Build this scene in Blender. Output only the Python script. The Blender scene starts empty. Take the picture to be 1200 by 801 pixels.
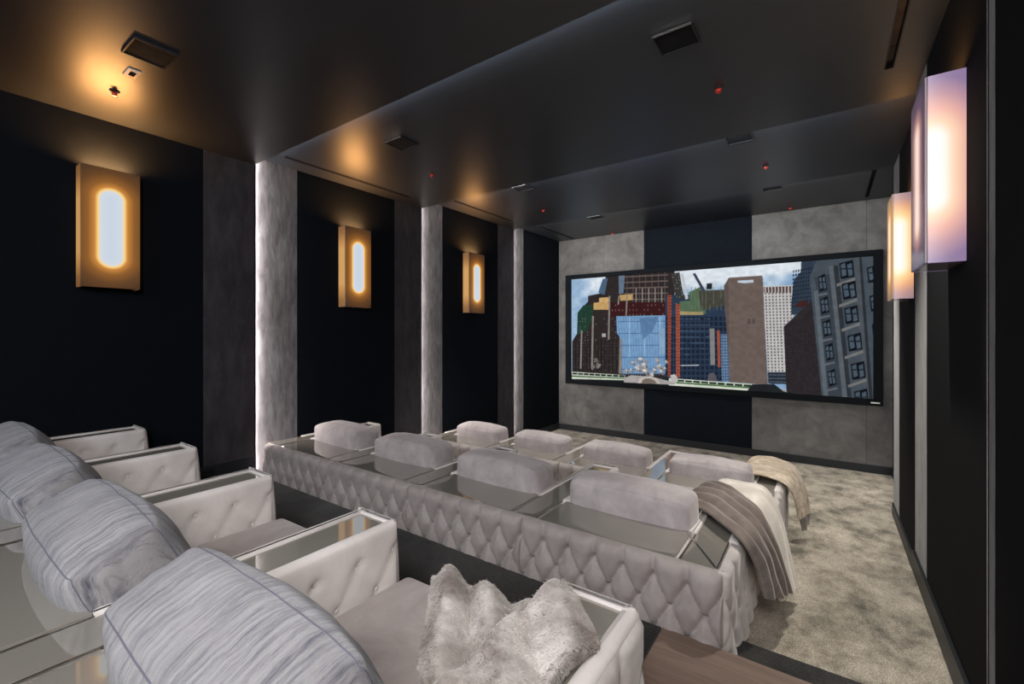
import bpy, math, random
import numpy as np
from mathutils import Vector

C = bpy.context.scene.collection
R = math.radians
rng = random.Random(7)

# ------------------------------------------------------------------ camera
cam_data = bpy.data.cameras.new('camera')
cam = bpy.data.objects.new('camera', cam_data)
C.objects.link(cam)
bpy.context.scene.camera = cam
cam_data.sensor_width = 36.0
cam_data.lens = 522.0 / 1200.0 * 36.0
cam_data.shift_y = -10.5 / 1200.0
cam_data.clip_start = 0.02
cam.location = (0, 0, 0)                    # the eye; every height below is measured from it
cam.rotation_euler = (R(90), 0, R(35.27))

# ------------------------------------------------------------------ world, lights, exposure
w = bpy.data.worlds.new('world')
bpy.context.scene.world = w
w.use_nodes = True
w.node_tree.nodes['Background'].inputs[0].default_value = (0.6, 0.68, 0.8, 1)
w.node_tree.nodes['Background'].inputs[1].default_value = 0.05
vs = bpy.context.scene.view_settings
vs.view_transform = 'Standard'
vs.look = 'None'
vs.gamma = 1.0
vs.use_curve_mapping = False
vs.exposure = 0.0

def area(name, loc, target, power, color, sx, sy, spread=180):
    l = bpy.data.lights.new(name, 'AREA')
    l.shape = 'RECTANGLE'
    l.size, l.size_y = sx, sy
    l.energy = power
    l.color = color
    l.spread = R(spread)
    o = bpy.data.objects.new(name, l)
    C.objects.link(o)
    o.location = loc
    o.rotation_euler = (Vector(target) - Vector(loc)).to_track_quat('-Z', 'Y').to_euler()
    return o

def spot(name, loc, target, power, color, angle, blend=0.6, size=0.05):
    l = bpy.data.lights.new(name, 'SPOT')
    l.energy = power
    l.color = color
    l.spot_size = R(angle)
    l.spot_blend = blend
    l.shadow_soft_size = size
    o = bpy.data.objects.new(name, l)
    C.objects.link(o)
    o.location = loc
    o.rotation_euler = (Vector(target) - Vector(loc)).to_track_quat('-Z', 'Y').to_euler()
    return o

# unseen key lamp added behind and right of the camera, no entrance stands there
area('added_key_light', (0.30, -0.70, 1.05), (-2.2, 1.9, -1.1), 110, (1.0, 0.955, 0.925), 0.7, 1.3)
area('added_rear_fill', (-2.2, -2.0, 1.1), (-2.2, 1.0, -0.9), 48, (0.84, 0.90, 1.0), 2.6, 0.6)  # second added lamp, a soft fill; the back wall has no window
# ceiling spots over the rows and the aisle
spot('aisle_spot_rear', (0.10, 3.2, 1.62), (0.10, 3.3, -1.6), 210, (1.0, 0.95, 0.86), 70, 0.8)
spot('aisle_spot_front', (0.15, 6.6, 1.85), (0.15, 6.5, -2.0), 380, (1.0, 0.96, 0.88), 60, 0.8)
spot('row_spot_left', (-3.2, 4.6, 1.77), (-3.3, 4.5, -1.5), 200, (1.0, 0.94, 0.86), 62, 0.9)
spot('row_spot_right', (-1.2, 4.6, 1.77), (-1.2, 4.7, -1.5), 200, (1.0, 0.94, 0.86), 62, 0.9)
area('screen_wall_wash', (-1.9, 6.50, 1.86), (-1.9, 8.0, 0.0), 46, (1.0, 0.97, 0.93), 4.4, 0.12)

# cove light in the returns between the ceiling tiers, washing forward under the next tier
for y_, z_, p_ in ((2.02, 1.585, 9.0), (4.15, 1.70, 32.0)):
    a_ = area('cove_light', (-1.9, y_, z_), (-1.9, y_ + 1.0, z_ + 0.75), p_, (0.86, 0.92, 1.0), 4.5, 0.03, 130)

# ------------------------------------------------------------------ helpers
def mesh_obj(name, verts, faces, m, parent=None, smooth=False, mesh=None):
    me = mesh
    if me is None:
        me = bpy.data.meshes.new(name)
        me.from_pydata([tuple(map(float, v)) for v in verts], [], [tuple(int(i) for i in f) for f in faces])
        if m is not None:
            me.materials.append(m)
        if smooth:
            me.polygons.foreach_set('use_smooth', [True] * len(me.polygons))
        me.update()
    o = bpy.data.objects.new(name, me)
    C.objects.link(o)
    if parent is not None:
        o.parent = parent
    return o

def tag(o, label=None, cat=None, group=None, kind=None):
    if label: o['label'] = label
    if cat: o['category'] = cat
    if group: o['group'] = group
    if kind: o['kind'] = kind
    return o

def empty(name, loc, label, cat, group=None, kind=None, rot=0):
    o = bpy.data.objects.new(name, None)
    o.empty_display_size = 0.1
    C.objects.link(o)
    o.location = loc
    o.rotation_euler = (0, 0, rot)
    return tag(o, label, cat, group, kind)

class MB:
    """collects shapes and links them as one mesh"""
    def __init__(self): self.v, self.f = [], []
    def add(self, v, f):
        n = len(self.v)
        self.v += [tuple(p) for p in v]
        self.f += [tuple(i + n for i in q) for q in f]
        return self
    def box(self, a, b, bev=0.0):
        x0, y0, z0 = a; x1, y1, z1 = b
        if bev <= 0:
            v = [(x, y, z) for z in (z0, z1) for x, y in ((x0, y0), (x1, y0), (x1, y1), (x0, y1))]
            f = [(3, 2, 1, 0), (4, 5, 6, 7), (0, 1, 5, 4), (1, 2, 6, 5), (2, 3, 7, 6), (3, 0, 4, 7)]
            return self.add(v, f)
        e = bev
        v, f = [], []
        sg = [(sx, sy, sz) for sz in (-1, 1) for sx, sy in ((-1, -1), (1, -1), (1, 1), (-1, 1))]
        c = ((x0 + x1) / 2, (y0 + y1) / 2, (z0 + z1) / 2); h = (abs(x1 - x0) / 2, abs(y1 - y0) / 2, abs(z1 - z0) / 2)
        idx = {}
        for s in sg:
            for ax in range(3):
                p = [c[i] + s[i] * (h[i] - (0 if i == ax else e)) for i in range(3)]
                idx[(s, ax)] = len(v); v.append(tuple(p))
        def quad(ax, s):
            o = [i for i in range(3) if i != ax]
            out = []
            for a_, b_ in ((-1, -1), (1, -1), (1, 1), (-1, 1)):
                t = [0, 0, 0]; t[ax] = s; t[o[0]] = a_; t[o[1]] = b_
                out.append(idx[(tuple(t), ax)])
            return out
        for ax in range(3):
            for s in (-1, 1): f.append(quad(ax, s))
        for ax in range(3):           # edge bevels parallel to ax
            o = [i for i in range(3) if i != ax]
            for a_ in (-1, 1):
                for b_ in (-1, 1):
                    t0 = [0, 0, 0]; t0[ax] = -1; t0[o[0]] = a_; t0[o[1]] = b_
                    t1 = list(t0); t1[ax] = 1
                    t0, t1 = tuple(t0), tuple(t1)
                    f.append((idx[(t0, o[0])], idx[(t1, o[0])], idx[(t1, o[1])], idx[(t0, o[1])]))
        for s in sg: f.append(tuple(idx[(s, i)] for i in range(3)))
        return self.add(v, f)
    def tube(self, pts, r, n=6, closed=False):
        pts = [Vector(p) for p in pts]
        k = len(pts); base = []
        for i, p in enumerate(pts):
            a = pts[i - 1] if (i > 0 or closed) else pts[i]
            b = pts[(i + 1) % k] if (i < k - 1 or closed) else pts[i]
            t = (b - a).normalized()
            u = t.orthogonal().normalized() if abs(t.z) > .95 else t.cross(Vector((0, 0, 1))).normalized()
            q = t.cross(u)
            base += [tuple(p + u * r * math.cos(2 * math.pi * j / n) + q * r * math.sin(2 * math.pi * j / n)) for j in range(n)]
        f = []
        for i in range(k if closed else k - 1):
            i2 = (i + 1) % k
            for j in range(n):
                f.append((i * n + j, i * n + (j + 1) % n, i2 * n + (j + 1) % n, i2 * n + j))
        if not closed:
            f.append(tuple(range(n))); f.append(tuple((k - 1) * n + j for j in reversed(range(n))))
        return self.add(base, f)
    def lathe(self, c, prof, n=16, axis=2):
        v = []
        for r, h in prof:
            for j in range(n):
                a = 2 * math.pi * j / n
                p = [r * math.cos(a), r * math.sin(a)]
                q = [0, 0, 0]; q[axis] = h; q[(axis + 1) % 3] = p[0]; q[(axis + 2) % 3] = p[1]
                v.append((c[0] + q[0], c[1] + q[1], c[2] + q[2]))
        f = []
        for i in range(len(prof) - 1):
            for j in range(n):
                f.append((i * n + j, i * n + (j + 1) % n, (i + 1) * n + (j + 1) % n, (i + 1) * n + j))
        f.append(tuple(reversed(range(n)))); f.append(tuple((len(prof) - 1) * n + j for j in range(n)))
        return self.add(v, f)
    def build(self, name, m, parent=None, smooth=False):
        o = mesh_obj(name, self.v, self.f, m, parent, smooth)
        import bmesh
        bm = bmesh.new(); bm.from_mesh(o.data)
        bmesh.ops.recalc_face_normals(bm, faces=bm.faces)
        bm.to_mesh(o.data); bm.free()
        return o

def grid_faces(nu, nv, off=0):
    return [(off + i * nv + j, off + (i + 1) * nv + j, off + (i + 1) * nv + j + 1, off + i * nv + j + 1)
            for i in range(nu - 1) for j in range(nv - 1)]

# smooth lattice noise in numpy
def vnoise(p, seed=0):
    p = np.asarray(p, float)
    i = np.floor(p).astype(int); f = p - i
    f = f * f * (3 - 2 * f)
    def h(a):
        n = (a[..., 0] * 374761393 + a[..., 1] * 668265263 + a[..., 2] * 2147483647 + seed * 974711) & 0x7fffffff
        n = (n ^ (n >> 13)) * 1274126177 & 0x7fffffff
        return ((n ^ (n >> 16)) & 0xffff) / 65535.0
    out = 0
    for dx in (0, 1):
        for dy in (0, 1):
            for dz in (0, 1):
                wgt = (f[..., 0] if dx else 1 - f[..., 0]) * (f[..., 1] if dy else 1 - f[..., 1]) * (f[..., 2] if dz else 1 - f[..., 2])
                out = out + wgt * h(i + np.array([dx, dy, dz]))
    return out * 2 - 1

# ------------------------------------------------------------------ materials
def mat(name):
    m = bpy.data.materials.new(name)
    m.use_nodes = True
    nt = m.node_tree
    return m, nt, nt.nodes['Principled BSDF']

def N(nt, t, **kw):
    n = nt.nodes.new(t)
    for k, v in kw.items(): setattr(n, k, v)
    return n

def coords(nt, scale=(1, 1, 1), rot=(0, 0, 0), space='Object'):
    tc = N(nt, 'ShaderNodeTexCoord'); mp = N(nt, 'ShaderNodeMapping')
    nt.links.new(tc.outputs[space], mp.inputs[0])
    mp.inputs['Scale'].default_value = scale
    mp.inputs['Rotation'].default_value = rot
    return mp.outputs[0]

def noise(nt, vec, scale, detail=4, rough=0.55, dist=0.0):
    n = N(nt, 'ShaderNodeTexNoise')
    n.inputs['Scale'].default_value = scale
    n.inputs['Detail'].default_value = detail
    n.inputs['Roughness'].default_value = rough
    n.inputs['Distortion'].default_value = dist
    nt.links.new(vec, n.inputs['Vector'])
    return n.outputs['Fac']

def ramp(nt, fac, stops, interp='LINEAR'):
    r = N(nt, 'ShaderNodeValToRGB')
    r.color_ramp.interpolation = interp
    el = r.color_ramp.elements
    while len(el) < len(stops): el.new(0.5)
    for e, (p, c) in zip(el, stops):
        e.position = p
        e.color = (c[0], c[1], c[2], 1)
    nt.links.new(fac, r.inputs[0])
    return r.outputs[0]

def bump(nt, bsdf, h, strength, dist=0.01):
    b = N(nt, 'ShaderNodeBump')
    b.inputs['Strength'].default_value = strength
    b.inputs['Distance'].default_value = dist
    nt.links.new(h, b.inputs['Height'])
    nt.links.new(b.outputs[0], bsdf.inputs['Normal'])

def plain(name, col, rough=0.5, metal=0.0, spec=0.5, var=0.08, coat=0.0):
    m, nt, b = mat(name)
    f = noise(nt, coords(nt), 9.0)
    lo = tuple(c * (1 - var) for c in col); hi = tuple(min(1, c * (1 + var)) for c in col)
    nt.links.new(ramp(nt, f, [(0.3, lo), (0.7, hi)]), b.inputs['Base Color'])
    b.inputs['Roughness'].default_value = rough
    b.inputs['Metallic'].default_value = metal
    b.inputs['Specular IOR Level'].default_value = spec
    b.inputs['Coat Weight'].default_value = coat
    return m

def velvet(name, lo, hi, stretch=(1, 1, 1), scale=5.0, sheen=0.5, tint=(1, 1, 1), bstr=0.12, fine=160, rough=0.85, patch=None, p0=0.36, p1=0.66, detail=5, drough=.62):
    m, nt, b = mat(name)
    v = coords(nt, stretch)
    f = noise(nt, v, scale, detail, drough, 0.4)
    c = ramp(nt, f, [(p0, lo), (p1, hi)])
    if patch:
        mx = N(nt, 'ShaderNodeMixRGB', blend_type='MULTIPLY')
        mx.inputs[0].default_value = 1.0
        g = noise(nt, coords(nt, (1, 1, 1)), patch[0], 3)
        nt.links.new(c, mx.inputs[1])
        nt.links.new(ramp(nt, g, [(0.35, (patch[1],) * 3), (0.65, (1, 1, 1))]), mx.inputs[2])
        c = mx.outputs[0]
    nt.links.new(c, b.inputs['Base Color'])
    b.inputs['Roughness'].default_value = rough
    b.inputs['Specular IOR Level'].default_value = 0.2
    b.inputs['Sheen Weight'].default_value = sheen
    b.inputs['Sheen Roughness'].default_value = 0.4
    b.inputs['Sheen Tint'].default_value = (tint[0], tint[1], tint[2], 1)
    fn = noise(nt, v, fine, 2)
    mth = N(nt, 'ShaderNodeMath', operation='MULTIPLY_ADD')
    nt.links.new(f, mth.inputs[0]); mth.inputs[1].default_value = 1.5
    nt.links.new(fn, mth.inputs[2])
    bump(nt, b, mth.outputs[0], bstr, 0.004)
    return m

M = {}
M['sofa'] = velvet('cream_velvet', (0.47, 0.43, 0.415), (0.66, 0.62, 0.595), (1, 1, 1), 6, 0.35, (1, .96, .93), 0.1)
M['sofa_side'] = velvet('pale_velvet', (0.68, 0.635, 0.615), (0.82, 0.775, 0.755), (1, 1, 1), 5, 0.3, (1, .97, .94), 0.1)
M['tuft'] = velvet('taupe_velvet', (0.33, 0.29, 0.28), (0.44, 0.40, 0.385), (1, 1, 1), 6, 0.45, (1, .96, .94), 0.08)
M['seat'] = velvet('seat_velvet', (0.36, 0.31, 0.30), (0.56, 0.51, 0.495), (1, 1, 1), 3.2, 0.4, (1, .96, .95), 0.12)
M['cushion'] = velvet('crushed_velvet', (0.075, 0.08, 0.115), (0.42, 0.41, 0.43), (20, 1.8, 1.8), 3.2, 0.5, (.93, .95, 1), 0.75, 60, 0.8, (2.6, 0.62), 0.34, 0.57, 9, 0.76)
M['cushion_pale'] = velvet('rose_velvet', (0.40, 0.36, 0.37), (0.55, 0.505, 0.50), (1, 1, 1), 7, 0.5, (1, .95, .95), 0.14, 140)
M['pilaster'] = velvet('grey_velvet_panel', (0.105, 0.10, 0.107), (0.20, 0.195, 0.205), (7, 7, 1.6), 3.0, 0.2, (1, 1, 1), 0.12, 90, 0.9, (1.6, 0.7))
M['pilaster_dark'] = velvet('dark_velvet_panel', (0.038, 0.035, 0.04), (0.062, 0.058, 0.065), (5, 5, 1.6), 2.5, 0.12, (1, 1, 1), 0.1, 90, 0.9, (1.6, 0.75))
M['screenwall_velvet'] = velvet('suede_panel', (0.125, 0.125, 0.121), (0.20, 0.20, 0.193), (1.3, 1, 1.3), 3.3, 0.15, (1, 1, 1), 0.1, 60, 0.9, (1.1, 0.75))
M['fabric'] = plain('navy_black_fabric', (0.0035, 0.0052, 0.0085), 0.92, 0, 0.12, 0.12)
M['fabric_r'] = plain('charcoal_fabric', (0.0085, 0.009, 0.0105), 0.92, 0, 0.12, 0.12)
M['fabric_front'] = plain('navy_fabric', (0.0055, 0.0085, 0.0135), 0.92, 0, 0.12, 0.12)
M['base'] = plain('black_baseboard_paint', (0.016, 0.018, 0.022), 0.45, 0, 0.4)
M['dark'] = plain('black_recess', (0.004, 0.004, 0.005), 0.9, 0, 0.1)
M['wallcore'] = plain('wall_core', (0.012, 0.012, 0.014), 0.9, 0, 0.1)
M['grille'] = plain('dark_grille_cloth', (0.010, 0.010, 0.012), 0.8, 0, 0.2, 0.3)
M['white'] = plain('white_enamel', (0.75, 0.73, 0.70), 0.4)
M['trim'] = plain('polished_nickel', (0.78, 0.75, 0.70), 0.18, 1.0)
M['red'] = plain('red_sprinkler_bulb', (0.62, 0.05, 0.03), 0.2, 0, 0.6)
M['frame'] = plain('black_screen_frame', (0.004, 0.0065, 0.009), 0.8, 0, 0.15)
M['piping'] = plain('slate_piping', (0.16, 0.16, 0.21), 0.7)
M['outlet'] = plain('black_outlet_plastic', (0.012, 0.012, 0.013), 0.3)

def ceiling_mat():
    m, nt, b = mat('satin_charcoal_ceiling')
    f = noise(nt, coords(nt, (1, 9, 1)), 1.6, 5)
    nt.links.new(ramp(nt, f, [(0.3, (0.016, 0.0185, 0.0235)), (0.7, (0.021, 0.0245, 0.031))]), b.inputs['Base Color'])
    b.inputs['Roughness'].default_value = 0.40
    b.inputs['Specular IOR Level'].default_value = 0.8
    g = noise(nt, coords(nt, (4, 60, 1)), 3.0, 3)
    bump(nt, b, g, 0.04, 0.004)
    return m
M['ceiling'] = ceiling_mat()

def glass_top():
    m, nt, b = mat('smoked_glass_top')
    f = noise(nt, coords(nt), 1.4, 2)
    nt.links.new(ramp(nt, f, [(0.3, (0.30, 0.28, 0.245)), (0.7, (0.34, 0.32, 0.28))]), b.inputs['Base Color'])
    b.inputs['Roughness'].default_value = 0.035
    b.inputs['Metallic'].default_value = 0.2
    b.inputs['Specular IOR Level'].default_value = 0.9
    b.inputs['Coat Weight'].default_value = 0.6
    b.inputs['Coat Roughness'].default_value = 0.02
    return m
M['glass'] = glass_top()

def carpet(name, cols, blotch, fine_scale=220, bstr=0.5):
    m, nt, b = mat(name)
    v = coords(nt, (1, 0.75, 1))
    f = noise(nt, v, blotch, 6, 0.66, 0.15)
    c = ramp(nt, f, [(p, q) for p, q in cols])
    fine = noise(nt, coords(nt, (1, 0.45, 1)), fine_scale, 2)
    mx = N(nt, 'ShaderNodeMixRGB', blend_type='MULTIPLY')
    mx.inputs[0].default_value = 1.0
    nt.links.new(c, mx.inputs[1])
    nt.links.new(ramp(nt, fine, [(0.35, (0.55, 0.55, 0.55)), (0.65, (1.25, 1.25, 1.25))]), mx.inputs[2])
    nt.links.new(mx.outputs[0], b.inputs['Base Color'])
    b.inputs['Roughness'].default_value = 0.95
    b.inputs['Specular IOR Level'].default_value = 0.1
    b.inputs['Sheen Weight'].default_value = 0.2
    bump(nt, b, fine, bstr, 0.006)
    return m
M['carpet'] = carpet('mottled_taupe_carpet', [(0.34, (0.12, 0.115, 0.09)), (0.44, (0.27, 0.24, 0.19)), (0.54, (0.42, 0.375, 0.30)), (0.72, (0.58, 0.52, 0.43))], 4.6)
M['carpet_painted_shade'] = carpet('mottled_carpet_painted_shade', [(0.36, (0.010, 0.010, 0.010)), (0.48, (0.028, 0.027, 0.025)), (0.7, (0.05, 0.048, 0.044))], 3.1)  # carpet darkened to paint in the shade between the sofa rows

def wood():
    m, nt, b = mat('taupe_wood')
    f = noise(nt, coords(nt, (1.2, 16, 16)), 2.2, 6, 0.6, 1.0)
    nt.links.new(ramp(nt, f, [(0.3, (0.17, 0.115, 0.088)), (0.55, (0.235, 0.165, 0.13)), (0.8, (0.29, 0.21, 0.165))]), b.inputs['Base Color'])
    b.inputs['Roughness'].default_value = 0.5
    bump(nt, b, f, 0.05, 0.003)
    return m
M['wood'] = wood()

def emit(name, col, s):
    m = bpy.data.materials.new(name); m.use_nodes = True
    nt = m.node_tree; nt.nodes.remove(nt.nodes['Principled BSDF'])
    e = N(nt, 'ShaderNodeEmission')
    e.inputs[0].default_value = (*col, 1); e.inputs[1].default_value = s
    nt.links.new(e.outputs[0], nt.nodes['Material Output'].inputs[0])
    return m
M['led'] = emit('warm_white_led', (1.0, 0.90, 0.86), 75.0)
M['cove'] = emit('cove_led', (0.90, 0.93, 1.0), 2.0)
M['led_soft'] = emit('dim_white_led', (1.0, 0.92, 0.9), 16.0)

def acrylic(name, stops, zspan, axis=1, off=0.0, rad=1.0):
    """backlit acrylic: the glow fades with distance from the tube of the lamp (object space)"""
    m, nt, b = mat(name)
    tc = N(nt, 'ShaderNodeTexCoord'); sp = N(nt, 'ShaderNodeSeparateXYZ')
    nt.links.new(tc.outputs['Object'], sp.inputs[0])
    def mth(op, a, c=None):
        n = N(nt, 'ShaderNodeMath', operation=op)
        for i, q in enumerate((a, c)):
            if q is None: continue
            if isinstance(q, (int, float)): n.inputs[i].default_value = q
            else: nt.links.new(q, n.inputs[i])
        return n.outputs[0]
    az = mth('ABSOLUTE', sp.outputs[2])
    dz = mth('MAXIMUM', mth('SUBTRACT', az, zspan), 0.0)
    dy = mth('MULTIPLY', mth('SUBTRACT', sp.outputs[axis], off), rad)
    d = mth('SQRT', mth('ADD', mth('MULTIPLY', dz, dz), mth('MULTIPLY', dy, dy)))
    col = ramp(nt, mth('DIVIDE', d, 0.30), stops)
    nt.links.new(col, b.inputs['Emission Color'])
    b.inputs['Emission Strength'].default_value = 1.0
    b.inputs['Base Color'].default_value = (0.05, 0.035, 0.02, 1)
    b.inputs['Roughness'].default_value = 0.2
    return m
amber = [(0.0, (0.56, 0.64, 0.76)), (0.20, (0.62, 0.68, 0.74)), (0.24, (1.0, 0.66, 0.22)), (0.30, (0.55, 0.22, 0.04)), (0.42, (0.25, 0.095, 0.018)), (0.62, (0.11, 0.043, 0.012)), (0.9, (0.04, 0.018, 0.009))]
M['amber'] = acrylic('amber_backlit_acrylic', amber, 0.205)
side = [(0.0, (0.55, 0.30, 0.10)), (0.3, (0.42, 0.20, 0.06)), (0.6, (0.22, 0.10, 0.03)), (1.0, (0.11, 0.055, 0.025))]
M['amber_side'] = acrylic('amber_acrylic_edge', side, 0.18, 0, 0.0, 0.3)
rose = [(0.0, (0.80, 0.86, 0.95)), (0.16, (0.90, 0.88, 0.80)), (0.30, (0.98, 0.66, 0.46)), (0.50, (0.80, 0.42, 0.36)), (0.72, (0.48, 0.27, 0.34)), (0.95, (0.24, 0.17, 0.33))]
M['rose_side'] = acrylic('rose_acrylic_edge', rose, 0.12, 0, -0.03, 1.5)
gold = [(0.0, (0.85, 0.88, 0.92)), (0.2, (0.95, 0.86, 0.62)), (0.36, (1.0, 0.62, 0.26)), (0.6, (0.75, 0.36, 0.18)), (0.8, (0.45, 0.24, 0.22)), (1.0, (0.3, 0.2, 0.25))]
M['gold_side'] = acrylic('golden_acrylic_edge', gold, 0.16, 0, -0.02, 1.5)
M['rose_front'] = acrylic('rose_backlit_acrylic', [(0.0, (0.9, 0.80, 0.74)), (0.17, (0.8, 0.55, 0.45)), (0.3, (0.42, 0.22, 0.20)), (0.5, (0.12, 0.07, 0.11)), (0.9, (0.04, 0.03, 0.06))], 0.205)
M['gold_front'] = acrylic('golden_backlit_acrylic', [(0.0, (0.9, 0.85, 0.78)), (0.2, (0.95, 0.62, 0.3)), (0.4, (0.6, 0.3, 0.1)), (0.9, (0.2, 0.13, 0.09))], 0.205)
M['acrylic_dim'] = plain('smoked_acrylic', (0.10, 0.075, 0.085), 0.12, 0, 0.6)

def fur(name, lo, hi, scale=7, stretch=(1, 1, 1), tint=(1, .97, .93), bs=0.8, fine=90):
    return velvet(name, lo, hi, stretch, scale, 0.6, tint, bs, fine, 0.95)
M['fur_white'] = fur('white_fur', (0.24, 0.195, 0.175), (0.84, 0.80, 0.77), 5.0, (1.0, 1.0, 1.0))
M['throw_brown'] = fur('taupe_plush', (0.135, 0.108, 0.096), (0.225, 0.187, 0.165), 6, (1, 1, 1), (1, .95, .9), 0.4)
M['throw_cream'] = fur('cream_plush', (0.66, 0.60, 0.53), (0.82, 0.77, 0.70), 5, (1, 1, 1), (1, .97, .92), 0.4)
M['throw_beige'] = fur('honey_beige_fur', (0.46, 0.37, 0.27), (0.78, 0.68, 0.54), 12, (1, 1, 1), (1, .95, .85), 0.8)
M['throw_grey'] = fur('grey_backing', (0.20, 0.19, 0.17), (0.28, 0.26, 0.23), 6)

# ------------------------------------------------------------------ the setting
XL = [-4.34, -4.40, -4.46, -4.52]                # left wall planes of the four bays, stepping outwards
XR = [0.42, 0.505, 0.60, 0.75]
YS = [-2.6, 1.994, 4.124, 6.345, 8.07]           # bay ends
ZC = [1.56, 1.65, 1.80, 1.885]                   # ceiling heights
FZ = [-1.33, -1.64, -1.97]                       # floor tiers
ZB, ZT = -2.25, 2.2

def structure(name, label, cat, mb, m):
    o = mb.build(name, m)
    return tag(o, label, cat, None, 'structure')

mb = MB().box((-4.9, 4.10, ZB), (1.1, 8.40, FZ[2]))
structure('floor', 'mottled taupe carpet on the lowest tier below the screen', 'floor', mb, M['carpet'])
mb = MB().box((-4.9, 2.04, ZB), (1.1, 4.10, FZ[1])).box((-4.9, 4.10, ZB), (1.1, 4.40, -1.81))
structure('floor.001', 'mottled taupe carpet of the middle tier with its step down', 'floor', mb, M['carpet'])
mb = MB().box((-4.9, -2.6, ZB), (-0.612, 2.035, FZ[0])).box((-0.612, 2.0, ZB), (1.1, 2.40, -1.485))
structure('floor.002', 'mottled carpet with shade in its colour behind the middle sofa row and on the half step', 'floor', mb, M['carpet_painted_shade'])
mb = MB().box((-0.608, -2.6, ZB), (1.1, 2.04, FZ[0] + 0.002), 0.004)
structure('floor.003', 'taupe wood landing at the top of the aisle beside the nearest sofa', 'floor', mb, M['wood'])

yc = [-2.6, 1.994, 4.124, 6.33, 8.4]
names = ['rear ceiling tier above the nearest row', 'second ceiling tier above the middle row', 'third ceiling tier above the front row', 'highest ceiling tier in front of the screen wall']
for i in range(4):
    structure('ceiling' if i == 0 else 'ceiling.%03d' % i, 'satin charcoal ' + names[i], 'ceiling',
              MB().box((-4.95, yc[i], ZC[i]), (1.2, yc[i + 1], 2.3)), M['ceiling'])
# dim cove strips in the returns between the ceiling tiers
for i, nm in ((0, 'ceiling'), (1, 'ceiling.001')):
    MB().box((XL[i] + .1, yc[i + 1], ZC[i] + .012), (XR[i] - .1, yc[i + 1] + .004, ZC[i] + .026)).build('light_strip', M['cove'], bpy.data.objects[nm])

def side_wall(name, label, xs, sgn, splits, fabric_m):
    """one stepped wall; sgn +1: the room lies at larger x"""
    core = MB()
    for i in range(4):
        a, b = sorted((xs[i], xs[i] - sgn * 0.6))
        core.box((a, YS[i], ZB), (b, YS[i + 1], ZT))
    wl = core.build(name, M['wallcore'])
    tag(wl, label, 'wall', None, 'structure')
    T = 0.008
    for i in range(4):
        x0, x1 = sorted((xs[i], xs[i] + sgn * T))
        for (ya, yb, k) in splits[i]:
            m = {'v': M['pilaster'], 'd': M['pilaster_dark'], 'f': fabric_m}[k]
            MB().box((x0, ya + 0.002, FZ[min(i, 2)] - (0.05 if i else 0)), (x1, yb - 0.002, ZC[i] + 0.01), 0.002).build('velvet_panel' if k != 'f' else 'fabric_panel', m, wl)
        if i < 3:        # light strip in the return of each step, facing the screen
            xa, xb = sorted((xs[i] - sgn * 0.012, xs[i] - sgn * (0.045 if sgn > 0 else 0.055)))
            MB().box((xa, YS[i + 1], FZ[min(i + 1, 2)] + 0.2), (xb, YS[i + 1] + 0.006, ZC[i + 1] - 0.01)).build('light_strip', M['led'] if sgn > 0 else M['led_soft'], wl)
            MB().box(*[(min(xs[i] + sgn * T, xs[i] - sgn * 0.008), YS[i + 1] - 0.001, FZ[min(i + 1, 2)]), (max(xs[i] + sgn * T, xs[i] - sgn * 0.008), YS[i + 1] + 0.010, ZC[i + 1])][0:2]).build('edge_trim', M['wallcore'], wl)
    return wl
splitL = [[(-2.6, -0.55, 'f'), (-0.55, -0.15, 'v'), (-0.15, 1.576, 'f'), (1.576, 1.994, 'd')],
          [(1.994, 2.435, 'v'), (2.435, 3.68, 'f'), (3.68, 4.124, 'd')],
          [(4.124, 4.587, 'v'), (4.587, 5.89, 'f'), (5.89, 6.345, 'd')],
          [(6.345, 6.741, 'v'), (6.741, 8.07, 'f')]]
splitR = [[(-2.6, 1.93, 'f'), (1.93, 1.994, 'v')],
          [(1.994, 2.435, 'v'), (2.435, 3.68, 'f'), (3.68, 4.124, 'v')],
          [(4.124, 4.587, 'v'), (4.587, 5.89, 'f'), (5.89, 6.345, 'v')],
          [(6.345, 6.741, 'v'), (6.741, 8.07, 'f')]]
side_wall('wall_left', 'stepped left wall of black fabric bays and backlit grey velvet strips', XL, 1, splitL, M['fabric'])
side_wall('wall_right', 'stepped right wall of black fabric bays and narrow grey velvet strips', XR, -1, splitR, M['fabric_r'])

# baseboards follow the tiers
def baseboard(name, label, xs, sgn):
    mb = MB()
    hs = [0.19, 0.14, 0.125, 0.125]
    for i in range(4):
        z = FZ[min(i, 2)]
        a, b = sorted((xs[i], xs[i] + sgn * 0.024))
        y0 = YS[i]
        mb.box((a, y0, z), (b, YS[i + 1] + (0.006 if i < 3 else 0), z + hs[i]), 0.003)
    return tag(mb.build(name, M['base']), label, 'baseboard', None, 'structure')
baseboard('baseboard_left', 'black baseboard along the foot of the left wall', XL, 1)
baseboard('baseboard_right', 'black baseboard stepping down along the right wall', XR, -1)

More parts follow.
